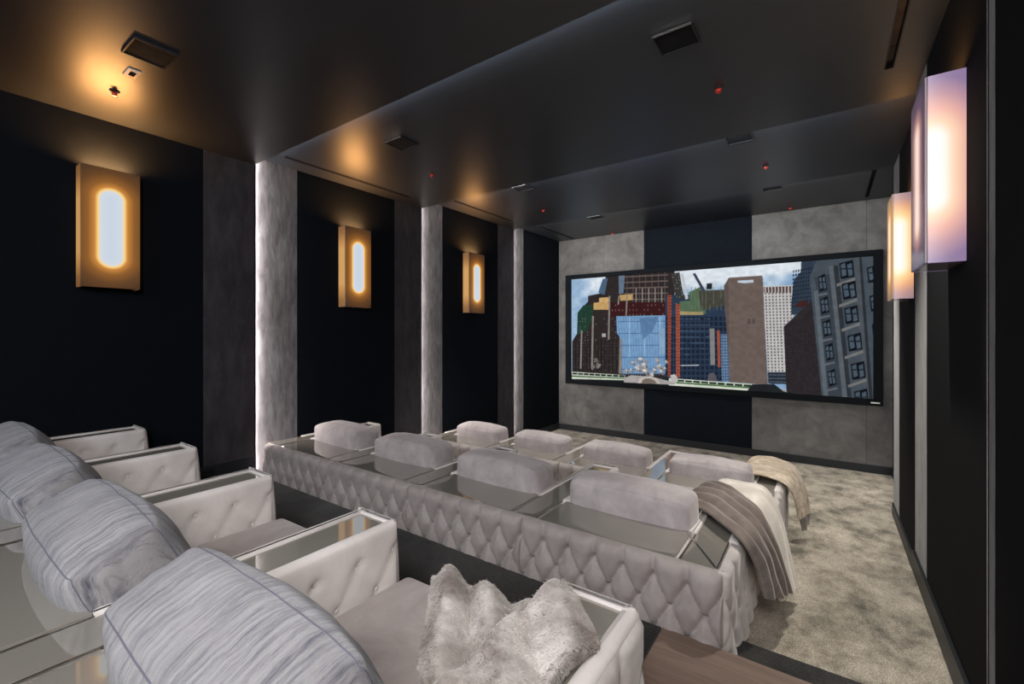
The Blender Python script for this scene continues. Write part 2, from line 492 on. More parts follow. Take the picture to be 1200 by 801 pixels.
D = 8.07
wf = MB().box((-5.1, D, ZB), (1.3, D + 0.3, ZT)).build('wall_front', M['wallcore'])
tag(wf, 'screen wall of grey suede panels beside a black middle field', 'wall', None, 'structure')
for a, b, k in ((-4.52, -4.46, 's'), (-4.46, -3.52, 's'), (-3.52, -2.737, 's'), (-2.737, -0.985, 'f'), (-0.985, 0.46, 's'), (0.46, 0.75, 's')):
    for z0, z1 in ((FZ[2] + 0.1, 0.07), (0.07, ZC[3])):
        MB().box((a + .0015, D - 0.012, z0 + .001), (b - .0015, D, z1 - .001), 0.002).build('suede_panel' if k == 's' else 'fabric_panel', M['screenwall_velvet'] if k == 's' else M['fabric_front'], wf)
tag(MB().box((-4.52, D - 0.036, FZ[2]), (0.75, D - 0.0, FZ[2] + 0.115), 0.003).build('baseboard_front', M['base']), 'black baseboard under the screen wall', 'baseboard', None, 'structure')

tag(MB().box((-5.0, -2.75, ZB), (1.2, -2.6, ZT)).build('wall_back', M['wallcore']), 'dark wall behind the seats', 'wall', None, 'structure')

# ------------------------------------------------------------------ projection screen
SX0, SX1, SZ0, SZ1 = -4.215, 0.530, -0.925, 1.080
scr = empty('projection_screen', (-1.85, D - 0.012, -1.02), 'wide framed projection screen showing a city building site, on the front wall', 'screen')
ox, oy, oz = scr.location
def L(p): return (p[0] - ox, p[1] - oy, p[2] - oz)
fr = MB()
fx0, fx1, fz0, fz1 = -4.333, 0.634, -1.018, 1.163
for a, b in (((fx0, 0, fz0), (SX0, 0, fz1)), ((SX1, 0, fz0), (fx1, 0, fz1)), ((SX0, 0, fz0), (SX1, 0, SZ0)), ((SX0, 0, SZ1), (SX1, 0, fz1))):
    fr.box(L((a[0], D - 0.070, a[2])), L((b[0], D - 0.013, b[2])), 0.004)
fr.build('frame', M['frame'], scr)
MB().box(L((0.50, D - 0.073, -0.985)), L((0.60, D - 0.070, -0.965)), 0.001).build('nameplate', M['white'], scr)

SCREEN_OPS = [
('p',(52,44,44),[(0.033,0.025),(0.003,0.037),(0.003,0.376),(0.026,0.457),(0.029,0.665),(0.077,0.772),(0.077,0.827),(0.131,0.845),(0.131,0.907),(0.162,1.025),(0.217,1.03),(0.319,1.026),(0.427,1.019),(0.427,0.05)]),
('p',(36,66,52),[(0.026,0.441),(0.029,0.665),(0.055,0.735),(0.099,0.739),(0.099,0.614),(0.07,0.473)]),
('p',(96,116,140),[(0.21,1.001),(0.236,1.003),(0.23,0.833),(0.211,0.827)]),
('p',(70,100,130),[(0.122,0.853),(0.142,0.982),(0.164,0.988),(0.15,0.827)]),
('g',(92,80,78),[(0.233,1.012),(0.404,1.003),(0.404,0.734),(0.233,0.75)],7,5,0.12,1.0,0),
('g',(104,90,86),[(0.233,1.012),(0.404,1.003),(0.404,0.734),(0.233,0.75)],1,5,1.0,0.22,0),
('g',(150,140,132),[(0.269,0.872),(0.392,0.863),(0.392,0.728),(0.269,0.739)],5,1,0.16,1.0,0),
('p',(64,30,32),[(0.176,0.755),(0.407,0.733),(0.407,0.606),(0.176,0.61)]),
('g',(110,86,80),[(0.176,0.747),(0.407,0.729),(0.407,0.606),(0.176,0.61)],16,3,0.25,0.4,0.5),
('p',(206,160,92),[(0.101,0.757),(0.171,0.76),(0.171,0.684),(0.101,0.689)]),
('p',(216,170,104),[(0.126,0.802),(0.171,0.805),(0.171,0.757),(0.126,0.758)]),
('p',(200,158,92),[(0.214,0.819),(0.268,0.822),(0.268,0.766),(0.218,0.765)]),
('g',(120,120,124),[(0.033,0.617),(0.203,0.609),(0.203,0.381),(0.033,0.377)],14,9,0.3,0.3,0.75),
('g',(88,80,78),[(0.011,0.376),(0.21,0.382),(0.21,0.094),(0.011,0.071)],16,10,0.2,0.5,0.5),
('g',(20,18,22),[(0.011,0.392),(0.21,0.397),(0.21,0.094),(0.011,0.071)],12,1,0.12,1,0),
('p',(136,128,120),[(0.044,0.489),(0.051,0.489),(0.047,0.107),(0.039,0.106)]),
('p',(136,128,120),[(0.095,0.629),(0.103,0.629),(0.099,0.112),(0.09,0.112)]),
('p',(136,128,120),[(0.168,0.817),(0.175,0.816),(0.171,0.396),(0.164,0.396)]),
('p',(136,128,120),[(0.209,0.812),(0.215,0.812),(0.211,0.729),(0.205,0.73)]),
('p',(136,128,120),[(0.242,0.816),(0.248,0.815),(0.244,0.622),(0.238,0.622)]),
('p',(136,128,120),[(0.214,0.427),(0.228,0.427),(0.225,0.081),(0.21,0.079)]),
('p',(170,172,176),[(0.139,0.457),(0.155,0.457),(0.155,0.423),(0.139,0.423)]),
('p',(112,158,206),[(0.2,0.621),(0.404,0.619),(0.404,0.103),(0.225,0.081),(0.225,0.397),(0.203,0.457)]),
('g',(92,136,186),[(0.2,0.621),(0.404,0.619),(0.404,0.089),(0.225,0.066)],18,1,0.22,1,0),
('g',(74,112,158),[(0.203,0.624),(0.404,0.619),(0.404,0.089),(0.225,0.066)],1,5,1,0.07,0),
('g',(150,190,224),[(0.225,0.608),(0.404,0.61),(0.404,0.273),(0.225,0.231)],3,1,0.06,1,0),
('p',(84,124,170),[(0.294,0.604),(0.368,0.608),(0.344,0.472),(0.307,0.399)]),
('p',(128,166,200),[(0.368,0.5),(0.399,0.5),(0.392,0.272),(0.374,0.271)]),
('p',(44,60,84),[(0.393,0.798),(0.607,0.781),(0.613,0.065),(0.393,0.033)]),
('g',(30,40,58),[(0.393,0.613),(0.607,0.602),(0.61,0.065),(0.393,0.033)],14,12,0.7,0.7,0),
('g',(72,92,118),[(0.445,0.61),(0.551,0.605),(0.551,0.254),(0.445,0.246)],6,7,0.9,0.12,0.3),
('p',(84,110,82),[(0.477,0.812),(0.524,0.86),(0.533,0.744),(0.536,0.621),(0.445,0.623),(0.445,0.737),(0.481,0.741)]),
('p',(170,150,100),[(0.444,0.65),(0.527,0.64),(0.527,0.614),(0.444,0.618)]),
('p',(70,70,62),[(0.509,0.823),(0.601,0.819),(0.604,0.692),(0.521,0.652)]),
('g',(110,120,90),[(0.481,0.858),(0.604,0.841),(0.604,0.647),(0.481,0.655)],10,4,0.15,0.9,0.3),
('p',(96,130,170),[(0.584,0.452),(0.611,0.452),(0.612,0.068),(0.588,0.065)]),
('g',(54,76,106),[(0.584,0.452),(0.611,0.452),(0.612,0.068),(0.588,0.065)],3,16,0.6,0.5,0),
('p',(180,182,186),[(0.449,0.183),(0.512,0.193),(0.512,0.183),(0.449,0.174)]),
('p',(130,130,130),[(0.548,0.498),(0.564,0.498),(0.566,0.195),(0.551,0.193)]),
('p',(168,78,56),[(0.572,0.483),(0.581,0.483),(0.584,0.179),(0.575,0.178)]),
('p',(60,58,58),[(0.413,0.988),(0.445,0.99),(0.461,0.751),(0.432,0.77)]),
('g',(120,130,110),[(0.413,0.988),(0.445,0.99),(0.461,0.751),(0.432,0.77)],3,9,0.3,0.4,0.4),
('p',(196,200,208),[(0.448,0.977),(0.458,0.978),(0.476,0.757),(0.466,0.75)]),
('p',(60,66,86),[(0.491,0.969),(0.5,0.974),(0.534,0.82),(0.525,0.812)]),
('p',(40,44,50),[(0.538,0.878),(0.556,0.878),(0.556,0.829),(0.538,0.829)]),
('p',(158,70,52),[(0.401,0.798),(0.416,0.796),(0.413,0.076),(0.403,0.075)]),
('p',(170,80,60),[(0.431,0.724),(0.446,0.709),(0.446,0.074),(0.432,0.072)]),
('g',(110,40,34),[(0.401,0.798),(0.416,0.796),(0.413,0.076),(0.403,0.075)],1,26,0.7,0.25,0),
('g',(110,44,38),[(0.431,0.724),(0.446,0.709),(0.446,0.074),(0.432,0.072)],1,24,0.7,0.25,0),
('p',(112,96,90),[(0.595,0.85),(0.61,0.915),(0.712,0.915),(0.717,0.71),(0.72,0.496),(0.728,0.054),(0.613,0.058),(0.61,0.452),(0.598,0.647)]),
('p',(96,82,78),[(0.595,0.85),(0.61,0.912),(0.611,0.065),(0.607,0.348),(0.598,0.647)]),
('g',(104,88,82),[(0.613,0.899),(0.715,0.9),(0.726,0.068),(0.614,0.066)],1,60,1,0.4,0),
('p',(190,205,220),[(0.638,0.886),(0.686,0.886),(0.686,0.864),(0.66,0.862),(0.638,0.871)]),
('g',(60,56,60),[(0.666,0.577),(0.693,0.58),(0.693,0.537),(0.666,0.533)],2,3,0.7,0.5,0),
('p',(196,194,192),[(0.715,0.832),(0.8,0.827),(0.8,0.495),(0.777,0.159),(0.728,0.154),(0.719,0.524)]),
('g',(92,88,90),[(0.717,0.782),(0.806,0.778),(0.814,0.164),(0.726,0.153)],9,26,0.42,0.55,0),
('p',(86,68,66),[(0.716,0.822),(0.8,0.819),(0.8,0.772),(0.717,0.776)]),
('g',(210,205,200),[(0.716,0.822),(0.8,0.819),(0.8,0.772),(0.717,0.776)],9,1,0.3,1,0),
('p',(40,48,60),[(0.728,0.154),(0.779,0.16),(0.781,0.069),(0.729,0.065)]),
('g',(80,92,108),[(0.73,0.147),(0.779,0.153),(0.78,0.069),(0.73,0.066)],6,3,0.9,0.3,0),
('p',(50,63,80),[(0.794,0.697),(0.801,0.866),(0.82,0.925),(0.821,1.001),(0.861,1.007),(0.856,0.6),(0.794,0.603)]),
('g',(33,42,56),[(0.797,0.944),(0.859,0.963),(0.854,0.661),(0.795,0.65)],9,10,0.55,0.6,0),
('p',(71,38,38),[(0.802,0.665),(0.819,0.707),(0.838,0.705),(0.838,0.647)]),
('p',(50,45,48),[(0.773,0.511),(0.848,0.704),(0.859,0.434),(0.876,-0.017),(0.781,0.004)]),
('p',(38,34,38),[(0.848,0.704),(0.861,0.702),(0.88,-0.016),(0.873,-0.017),(0.859,0.434)]),
('g',(41,36,39),[(0.774,0.511),(0.854,0.646),(0.873,-0.01),(0.781,0.008)],20,44,0.9,0.45,0.3),
('p',(69,79,89),[(0.843,0.875),(0.861,1.0),(0.893,1.003),(1.037,1.01),(1.037,-0.069),(0.875,-0.014),(0.859,0.434)]),
('p',(57,65,74),[(0.861,0.796),(0.855,0.872),(0.893,0.896),(0.933,-0.005),(0.893,-0.01)]),
('p',(91,100,109),[(0.854,0.774),(0.865,0.78),(0.891,-0.011),(0.88,-0.013)]),
('p',(89,97,104),[(0.893,0.948),(0.904,0.953),(0.939,-0.007),(0.927,-0.009)]),
('p',(48,53,59),[(0.904,0.953),(0.916,0.954),(0.949,-0.005),(0.939,-0.007)]),
('p',(76,83,91),[(0.955,0.998),(0.967,0.998),(0.991,-0.001),(0.979,-0.003)]),
('p',(45,50,56),[(0.967,0.998),(0.973,0.997),(0.999,0.001),(0.991,-0.001)]),
('p',(22,25,31),[(0.865,0.878),(0.883,0.899),(0.888,0.782),(0.869,0.766)]),
('p',(72,88,103),[(0.867,0.866),(0.873,0.88),(0.877,0.795),(0.871,0.784)]),
('p',(33,39,47),[(0.868,0.844),(0.874,0.845),(0.875,0.835),(0.869,0.834)]),
('p',(72,88,103),[(0.876,0.865),(0.882,0.879),(0.886,0.794),(0.88,0.783)]),
('p',(33,39,47),[(0.877,0.842),(0.883,0.844),(0.884,0.834),(0.878,0.833)]),
('p',(95,101,107),[(0.861,0.746),(0.89,0.761),(0.89,0.746),(0.862,0.731)]),
('p',(22,25,31),[(0.871,0.712),(0.89,0.734),(0.894,0.617),(0.875,0.6)]),
('p',(72,88,103),[(0.873,0.7),(0.879,0.714),(0.883,0.63),(0.877,0.618)]),
('p',(33,39,47),[(0.874,0.677),(0.88,0.679),(0.881,0.67),(0.875,0.668)]),
('p',(72,88,103),[(0.882,0.699),(0.888,0.713),(0.892,0.629),(0.886,0.618)]),
('p',(33,39,47),[(0.883,0.677),(0.889,0.678),(0.89,0.669),(0.884,0.667)]),
('p',(95,101,107),[(0.868,0.58),(0.896,0.596),(0.896,0.581),(0.868,0.565)]),
('p',(22,25,31),[(0.877,0.542),(0.896,0.565),(0.9,0.449),(0.881,0.431)]),
('p',(72,88,103),[(0.879,0.53),(0.885,0.544),(0.889,0.461),(0.883,0.449)]),
('p',(33,39,47),[(0.881,0.508),(0.887,0.51),(0.887,0.5),(0.881,0.498)]),
('p',(72,88,103),[(0.888,0.529),(0.894,0.544),(0.898,0.461),(0.892,0.449)]),
('p',(33,39,47),[(0.89,0.507),(0.896,0.51),(0.896,0.5),(0.89,0.498)]),
('p',(95,101,107),[(0.874,0.41),(0.902,0.428),(0.902,0.413),(0.875,0.395)]),
('p',(22,25,31),[(0.883,0.366),(0.902,0.391),(0.906,0.275),(0.888,0.256)]),
('p',(72,88,103),[(0.885,0.355),(0.891,0.37),(0.895,0.287),(0.889,0.274)]),
('p',(33,39,47),[(0.887,0.333),(0.893,0.335),(0.893,0.326),(0.887,0.323)]),
('p',(72,88,103),[(0.894,0.355),(0.9,0.37),(0.904,0.287),(0.898,0.275)]),
('p',(33,39,47),[(0.896,0.333),(0.902,0.336),(0.902,0.326),(0.896,0.324)]),
('p',(95,101,107),[(0.88,0.234),(0.908,0.255),(0.908,0.24),(0.881,0.22)]),
('p',(22,25,31),[(0.89,0.177),(0.908,0.203),(0.912,0.088),(0.894,0.067)]),
('p',(72,88,103),[(0.891,0.165),(0.897,0.181),(0.901,0.098),(0.896,0.086)]),
('p',(33,39,47),[(0.893,0.144),(0.899,0.147),(0.899,0.138),(0.893,0.134)]),
('p',(72,88,103),[(0.9,0.167),(0.906,0.182),(0.91,0.1),(0.904,0.087)]),
('p',(33,39,47),[(0.902,0.145),(0.908,0.148),(0.908,0.139),(0.902,0.136)]),
('p',(95,101,107),[(0.886,0.045),(0.914,0.068),(0.915,0.053),(0.887,0.03)]),
('p',(22,25,31),[(0.919,0.968),(0.952,0.984),(0.956,0.864),(0.923,0.852)]),
('p',(72,88,103),[(0.922,0.955),(0.933,0.968),(0.937,0.879),(0.926,0.869)]),
('p',(33,39,47),[(0.924,0.931),(0.935,0.931),(0.935,0.921),(0.924,0.921)]),
('p',(72,88,103),[(0.938,0.952),(0.949,0.964),(0.952,0.876),(0.942,0.867)]),
('p',(33,39,47),[(0.94,0.928),(0.95,0.928),(0.951,0.918),(0.94,0.918)]),
('p',(114,115,114),[(0.912,0.819),(0.957,0.858),(0.958,0.838),(0.913,0.798)]),
('p',(22,25,31),[(0.925,0.817),(0.958,0.835),(0.962,0.716),(0.929,0.701)]),
('p',(72,88,103),[(0.928,0.804),(0.939,0.817),(0.943,0.729),(0.932,0.719)]),
('p',(33,39,47),[(0.93,0.78),(0.94,0.781),(0.941,0.771),(0.93,0.77)]),
('p',(72,88,103),[(0.944,0.802),(0.954,0.815),(0.958,0.727),(0.948,0.717)]),
('p',(33,39,47),[(0.946,0.778),(0.956,0.779),(0.956,0.769),(0.946,0.768)]),
('p',(114,115,114),[(0.918,0.667),(0.962,0.71),(0.963,0.689),(0.919,0.646)]),
('p',(22,25,31),[(0.931,0.64),(0.963,0.66),(0.967,0.542),(0.935,0.525)]),
('p',(72,88,103),[(0.934,0.628),(0.945,0.642),(0.949,0.554),(0.938,0.543)]),
('p',(33,39,47),[(0.936,0.604),(0.946,0.605),(0.947,0.596),(0.936,0.594)]),
('p',(72,88,103),[(0.95,0.627),(0.96,0.64),(0.964,0.553),(0.954,0.542)]),
('p',(33,39,47),[(0.952,0.603),(0.962,0.604),(0.962,0.595),(0.952,0.593)]),
('p',(114,115,114),[(0.924,0.49),(0.968,0.536),(0.969,0.516),(0.925,0.47)]),
('p',(22,25,31),[(0.939,0.442),(0.971,0.465),(0.975,0.347),(0.943,0.328)]),
('p',(72,88,103),[(0.942,0.43),(0.953,0.445),(0.957,0.358),(0.946,0.346)]),
('p',(33,39,47),[(0.944,0.406),(0.954,0.409),(0.955,0.399),(0.944,0.397)]),
('p',(72,88,103),[(0.958,0.43),(0.968,0.445),(0.972,0.358),(0.962,0.346)]),
('p',(33,39,47),[(0.959,0.406),(0.97,0.409),(0.97,0.4),(0.96,0.397)]),
('p',(114,115,114),[(0.932,0.292),(0.976,0.341),(0.977,0.321),(0.933,0.272)]),
('p',(22,25,31),[(0.947,0.238),(0.979,0.264),(0.983,0.147),(0.951,0.125)]),
('p',(72,88,103),[(0.95,0.227),(0.96,0.242),(0.964,0.156),(0.954,0.143)]),
('p',(33,39,47),[(0.952,0.203),(0.962,0.206),(0.962,0.197),(0.952,0.193)]),
('p',(72,88,103),[(0.966,0.228),(0.976,0.243),(0.979,0.158),(0.969,0.145)]),
('p',(33,39,47),[(0.967,0.204),(0.977,0.208),(0.978,0.199),(0.967,0.195)]),
('p',(114,115,114),[(0.94,0.088),(0.984,0.141),(0.985,0.121),(0.941,0.068)]),
('p',(22,25,31),[(0.955,0.043),(0.986,0.071),(0.99,-0.045),(0.959,-0.07)]),
('p',(72,88,103),[(0.958,0.032),(0.968,0.048),(0.972,-0.038),(0.962,-0.052)]),
('p',(33,39,47),[(0.959,0.008),(0.97,0.012),(0.97,0.003),(0.96,-0.001)]),
('p',(72,88,103),[(0.973,0.034),(0.983,0.051),(0.987,-0.035),(0.977,-0.048)]),
('p',(33,39,47),[(0.975,0.011),(0.985,0.015),(0.985,0.006),(0.975,0.002)]),
('p',(114,115,114),[(0.948,-0.107),(0.991,-0.051),(0.992,-0.071),(0.949,-0.127)]),
('p',(22,25,31),[(0.985,0.922),(1.014,0.939),(1.017,0.825),(0.989,0.813)]),
('p',(72,88,103),[(0.988,0.91),(0.997,0.923),(1.001,0.839),(0.992,0.829)]),
('p',(33,39,47),[(0.99,0.888),(0.999,0.888),(0.999,0.879),(0.99,0.878)]),
('p',(72,88,103),[(1.002,0.907),(1.011,0.92),(1.015,0.837),(1.006,0.827)]),
('p',(33,39,47),[(1.003,0.885),(1.012,0.886),(1.013,0.876),(1.004,0.876)]),
('p',(22,25,31),[(0.991,0.721),(1.019,0.74),(1.023,0.627),(0.995,0.612)]),
('p',(72,88,103),[(0.994,0.709),(1.003,0.722),(1.007,0.64),(0.998,0.629)]),
('p',(33,39,47),[(0.996,0.687),(1.005,0.688),(1.005,0.679),(0.996,0.678)]),
('p',(72,88,103),[(1.007,0.708),(1.016,0.721),(1.02,0.639),(1.011,0.628)]),
('p',(33,39,47),[(1.009,0.685),(1.018,0.687),(1.018,0.678),(1.009,0.676)]),
('p',(22,25,31),[(0.997,0.521),(1.025,0.542),(1.028,0.43),(1.001,0.412)]),
('p',(72,88,103),[(1.0,0.509),(1.009,0.523),(1.012,0.441),(1.003,0.429)]),
('p',(33,39,47),[(1.001,0.487),(1.01,0.489),(1.01,0.48),(1.002,0.478)]),
('p',(72,88,103),[(1.013,0.509),(1.022,0.523),(1.026,0.441),(1.017,0.43)]),
('p',(33,39,47),[(1.015,0.487),(1.023,0.489),(1.024,0.48),(1.015,0.478)]),
('p',(112,104,108),[(0.545,0.078),(0.548,0.117)]),
('p',(90,86,92),[(0.54,0.058),(0.545,0.116),(0.558,0.133),(0.566,0.116),(0.575,0.063)]),
('p',(34,40,42),[(0,-0.05),(0.74,-0.05),(0.72,0.03),(0.55,0.06),(0,0.06)]),
('p',(206,214,196),[(0.001,0.073),(0.236,0.068),(0.236,0.02),(0.001,-0.001)]),
('g',(34,46,36),[(0.003,0.063),(0.236,0.065),(0.236,0.047),(0.003,0.047)],9,1,0.86,1,0),
('p',(60,96,52),[(0.001,0.034),(0.236,0.041),(0.236,0.032),(0.001,0.021)]),
('p',(214,222,204),[(0.406,0.064),(0.682,0.054),(0.677,-0.005),(0.406,-0.017)]),
('g',(40,56,42),[(0.436,0.055),(0.682,0.047),(0.681,0.029),(0.436,0.039)],9,1,0.86,1,0),
('p',(70,110,60),[(0.419,0.034),(0.682,0.029),(0.681,0.017),(0.419,0.021)]),
('p',(36,40,42),[(0.666,-0.007),(0.682,0.052),(0.746,0.064),(0.766,0.025),(0.797,0.009),(0.797,-0.012),(0.666,-0.022)]),
('p',(160,160,158),[(0.764,0.034),(0.777,0.031),(0.783,0.007),(0.772,0.012)]),
('p',(168,162,160),[(0.231,-0.001),(0.236,0.045),(0.262,0.071),(0.344,0.067),(0.427,0.029),(0.427,0.008)]),
('p',(162,159,164),[(0.269,0.154),(0.267,0.166),(0.269,0.187),(0.275,0.202),(0.279,0.198),(0.279,0.18),(0.274,0.16)]),
('p',(131,129,133),[(0.28,0.173),(0.276,0.164),(0.268,0.162),(0.261,0.17),(0.262,0.181),(0.269,0.187),(0.277,0.184)]),
('p',(135,133,137),[(0.27,0.173),(0.267,0.179),(0.265,0.197),(0.267,0.212),(0.271,0.213),(0.274,0.199),(0.274,0.182)]),
('p',(184,180,176),[(0.269,0.177),(0.265,0.178),(0.262,0.186),(0.26,0.196),(0.262,0.2),(0.266,0.195),(0.269,0.184)]),
('p',(188,184,180),[(0.267,0.185),(0.266,0.19),(0.267,0.199),(0.269,0.205),(0.27,0.204),(0.27,0.196),(0.268,0.188)]),
('p',(212,207,203),[(0.262,0.19),(0.265,0.194),(0.27,0.196),(0.274,0.195),(0.274,0.191),(0.27,0.187),(0.265,0.187)]),
('p',(88,88,94),[(0.279,0.163),(0.277,0.162),(0.274,0.166),(0.273,0.171),(0.274,0.173),(0.276,0.172),(0.279,0.167)]),
('p',(96,96,102),[(0.275,0.166),(0.273,0.167),(0.272,0.172),(0.272,0.176),(0.273,0.177),(0.274,0.174),(0.275,0.169)]),
('p',(93,93,98),[(0.278,0.168),(0.276,0.166),(0.273,0.165),(0.271,0.166),(0.271,0.169),(0.273,0.171),(0.276,0.17)]),
('p',(128,126,130),[(0.3,0.178),(0.294,0.18),(0.287,0.198),(0.285,0.218),(0.289,0.225),(0.297,0.214),(0.301,0.193)]),
('p',(149,147,151),[(0.292,0.194),(0.293,0.207),(0.301,0.228),(0.309,0.241),(0.311,0.236),(0.306,0.217),(0.297,0.198)]),
('p',(155,153,157),[(0.313,0.222),(0.309,0.214),(0.301,0.212),(0.294,0.217),(0.294,0.226),(0.301,0.231),(0.309,0.229)]),
('p',(217,212,208),[(0.287,0.217),(0.29,0.223),(0.296,0.228),(0.301,0.228),(0.302,0.223),(0.297,0.217),(0.29,0.214)]),
('p',(225,221,217),[(0.305,0.224),(0.301,0.22),(0.295,0.223),(0.291,0.23),(0.292,0.237),(0.297,0.237),(0.303,0.232)]),
('p',(224,220,216),[(0.304,0.221),(0.301,0.217),(0.296,0.219),(0.292,0.225),(0.293,0.231),(0.298,0.232),(0.303,0.228)]),
('p',(85,85,90),[(0.303,0.193),(0.303,0.196),(0.303,0.204),(0.304,0.209),(0.305,0.209),(0.305,0.203),(0.305,0.196)]),
('p',(94,94,100),[(0.301,0.185),(0.301,0.189),(0.303,0.197),(0.305,0.203),(0.306,0.201),(0.305,0.194),(0.303,0.187)]),
('p',(91,91,97),[(0.307,0.191),(0.306,0.193),(0.304,0.199),(0.305,0.205),(0.306,0.206),(0.308,0.201),(0.308,0.195)]),
('p',(132,130,134),[(0.331,0.156),(0.323,0.15),(0.308,0.152),(0.297,0.162),(0.298,0.171),(0.31,0.173),(0.325,0.166)]),
('p',(143,141,145),[(0.305,0.153),(0.306,0.174),(0.315,0.203),(0.326,0.22),(0.33,0.21),(0.325,0.183),(0.314,0.157)]),
('p',(159,157,161),[(0.328,0.139),(0.32,0.136),(0.307,0.148),(0.297,0.166),(0.3,0.176),(0.312,0.172),(0.324,0.155)]),
('p',(191,188,184),[(0.304,0.179),(0.307,0.187),(0.314,0.19),(0.32,0.187),(0.32,0.18),(0.315,0.174),(0.308,0.174)]),
('p',(209,205,201),[(0.317,0.157),(0.313,0.161),(0.311,0.174),(0.311,0.186),(0.314,0.188),(0.317,0.179),(0.318,0.165)]),
('p',(221,217,213),[(0.309,0.157),(0.307,0.164),(0.306,0.18),(0.308,0.192),(0.31,0.192),(0.312,0.18),(0.311,0.164)]),
('p',(99,99,106),[(0.325,0.14),(0.323,0.142),(0.32,0.151),(0.32,0.16),(0.322,0.163),(0.325,0.156),(0.326,0.146)]),
('p',(98,98,104),[(0.324,0.139),(0.322,0.142),(0.32,0.151),(0.319,0.159),(0.321,0.161),(0.323,0.154),(0.325,0.145)]),
('p',(94,94,100),[(0.326,0.148),(0.323,0.149),(0.32,0.157),(0.318,0.166),(0.32,0.169),(0.323,0.164),(0.326,0.154)]),
('p',(157,155,159),[(0.305,0.101),(0.297,0.102),(0.285,0.123),(0.279,0.148),(0.284,0.159),(0.295,0.146),(0.305,0.12)]),
('p',(159,156,161),[(0.301,0.104),(0.292,0.109),(0.284,0.137),(0.283,0.167),(0.289,0.175),(0.298,0.156),(0.304,0.124)]),
('p',(147,145,149),[(0.279,0.115),(0.282,0.137),(0.295,0.156),(0.308,0.158),(0.311,0.141),(0.302,0.118),(0.288,0.106)]),
('p',(214,210,205),[(0.294,0.127),(0.289,0.123),(0.281,0.13),(0.276,0.143),(0.278,0.153),(0.286,0.151),(0.293,0.139)]),
('p',(198,194,191),[(0.281,0.124),(0.28,0.135),(0.284,0.148),(0.289,0.154),(0.292,0.149),(0.291,0.135),(0.286,0.124)]),
('p',(185,181,178),[(0.284,0.129),(0.282,0.14),(0.284,0.159),(0.289,0.173),(0.293,0.17),(0.292,0.153),(0.288,0.135)]),
('p',(82,82,87),[(0.3,0.098),(0.298,0.102),(0.296,0.113),(0.297,0.122),(0.298,0.123),(0.3,0.115),(0.301,0.104)]),
('p',(85,85,91),[(0.296,0.103),(0.295,0.107),(0.294,0.116),(0.295,0.124),(0.296,0.124),(0.297,0.117),(0.297,0.108)]),
('p',(95,95,101),[(0.301,0.106),(0.298,0.104),(0.295,0.108),(0.293,0.114),(0.294,0.118),(0.297,0.116),(0.3,0.111)]),
('p',(142,140,144),[(0.332,0.094),(0.324,0.098),(0.312,0.12),(0.304,0.145),(0.307,0.152),(0.318,0.137),(0.329,0.111)]),
('p',(131,129,132),[(0.33,0.097),(0.322,0.09),(0.306,0.099),(0.296,0.116),(0.298,0.128),(0.311,0.127),(0.325,0.113)]),
('p',(143,141,145),[(0.324,0.069),(0.319,0.083),(0.32,0.114),(0.325,0.137),(0.331,0.136),(0.334,0.111),(0.331,0.081)]),
('p',(206,202,198),[(0.306,0.108),(0.308,0.118),(0.314,0.13),(0.32,0.136),(0.322,0.13),(0.318,0.117),(0.311,0.107)]),
('p',(176,173,170),[(0.305,0.111),(0.309,0.12),(0.318,0.126),(0.325,0.124),(0.326,0.115),(0.319,0.107),(0.31,0.105)]),
('p',(223,218,214),[(0.323,0.114),(0.318,0.109),(0.311,0.113),(0.306,0.122),(0.307,0.13),(0.313,0.131),(0.321,0.124)]),
('p',(90,90,96),[(0.33,0.078),(0.328,0.08),(0.326,0.089),(0.325,0.097),(0.327,0.099),(0.329,0.093),(0.33,0.083)]),
('p',(93,93,99),[(0.322,0.086),(0.324,0.091),(0.329,0.094),(0.333,0.093),(0.333,0.088),(0.329,0.084),(0.324,0.083)]),
('p',(93,93,98),[(0.33,0.086),(0.327,0.088),(0.326,0.097),(0.326,0.105),(0.329,0.107),(0.331,0.101),(0.332,0.091)]),
('p',(158,156,160),[(0.272,0.101),(0.267,0.097),(0.258,0.102),(0.252,0.113),(0.254,0.121),(0.261,0.12),(0.269,0.112)]),
('p',(136,134,138),[(0.278,0.11),(0.274,0.104),(0.265,0.102),(0.258,0.106),(0.259,0.114),(0.266,0.118),(0.274,0.117)]),
('p',(145,143,147),[(0.268,0.099),(0.262,0.097),(0.256,0.107),(0.255,0.122),(0.258,0.13),(0.265,0.125),(0.269,0.111)]),
('p',(192,188,185),[(0.257,0.109),(0.256,0.115),(0.257,0.126),(0.26,0.133),(0.263,0.131),(0.262,0.121),(0.26,0.111)]),
('p',(195,191,188),[(0.261,0.113),(0.259,0.117),(0.259,0.128),(0.261,0.136),(0.263,0.135),(0.263,0.127),(0.263,0.117)]),
('p',(224,220,215),[(0.256,0.115),(0.256,0.12),(0.26,0.129),(0.263,0.135),(0.264,0.133),(0.262,0.124),(0.258,0.116)]),
('p',(95,95,101),[(0.267,0.101),(0.268,0.103),(0.271,0.106),(0.273,0.107),(0.273,0.105),(0.271,0.102),(0.269,0.1)]),
('p',(91,91,96),[(0.269,0.097),(0.269,0.101),(0.27,0.107),(0.272,0.11),(0.273,0.109),(0.272,0.104),(0.27,0.098)]),
('p',(101,101,108),[(0.268,0.103),(0.269,0.106),(0.271,0.109),(0.273,0.11),(0.273,0.108),(0.272,0.104),(0.269,0.102)]),
('p',(132,131,134),[(0.359,0.18),(0.359,0.193),(0.363,0.213),(0.37,0.226),(0.373,0.221),(0.37,0.203),(0.364,0.185)]),
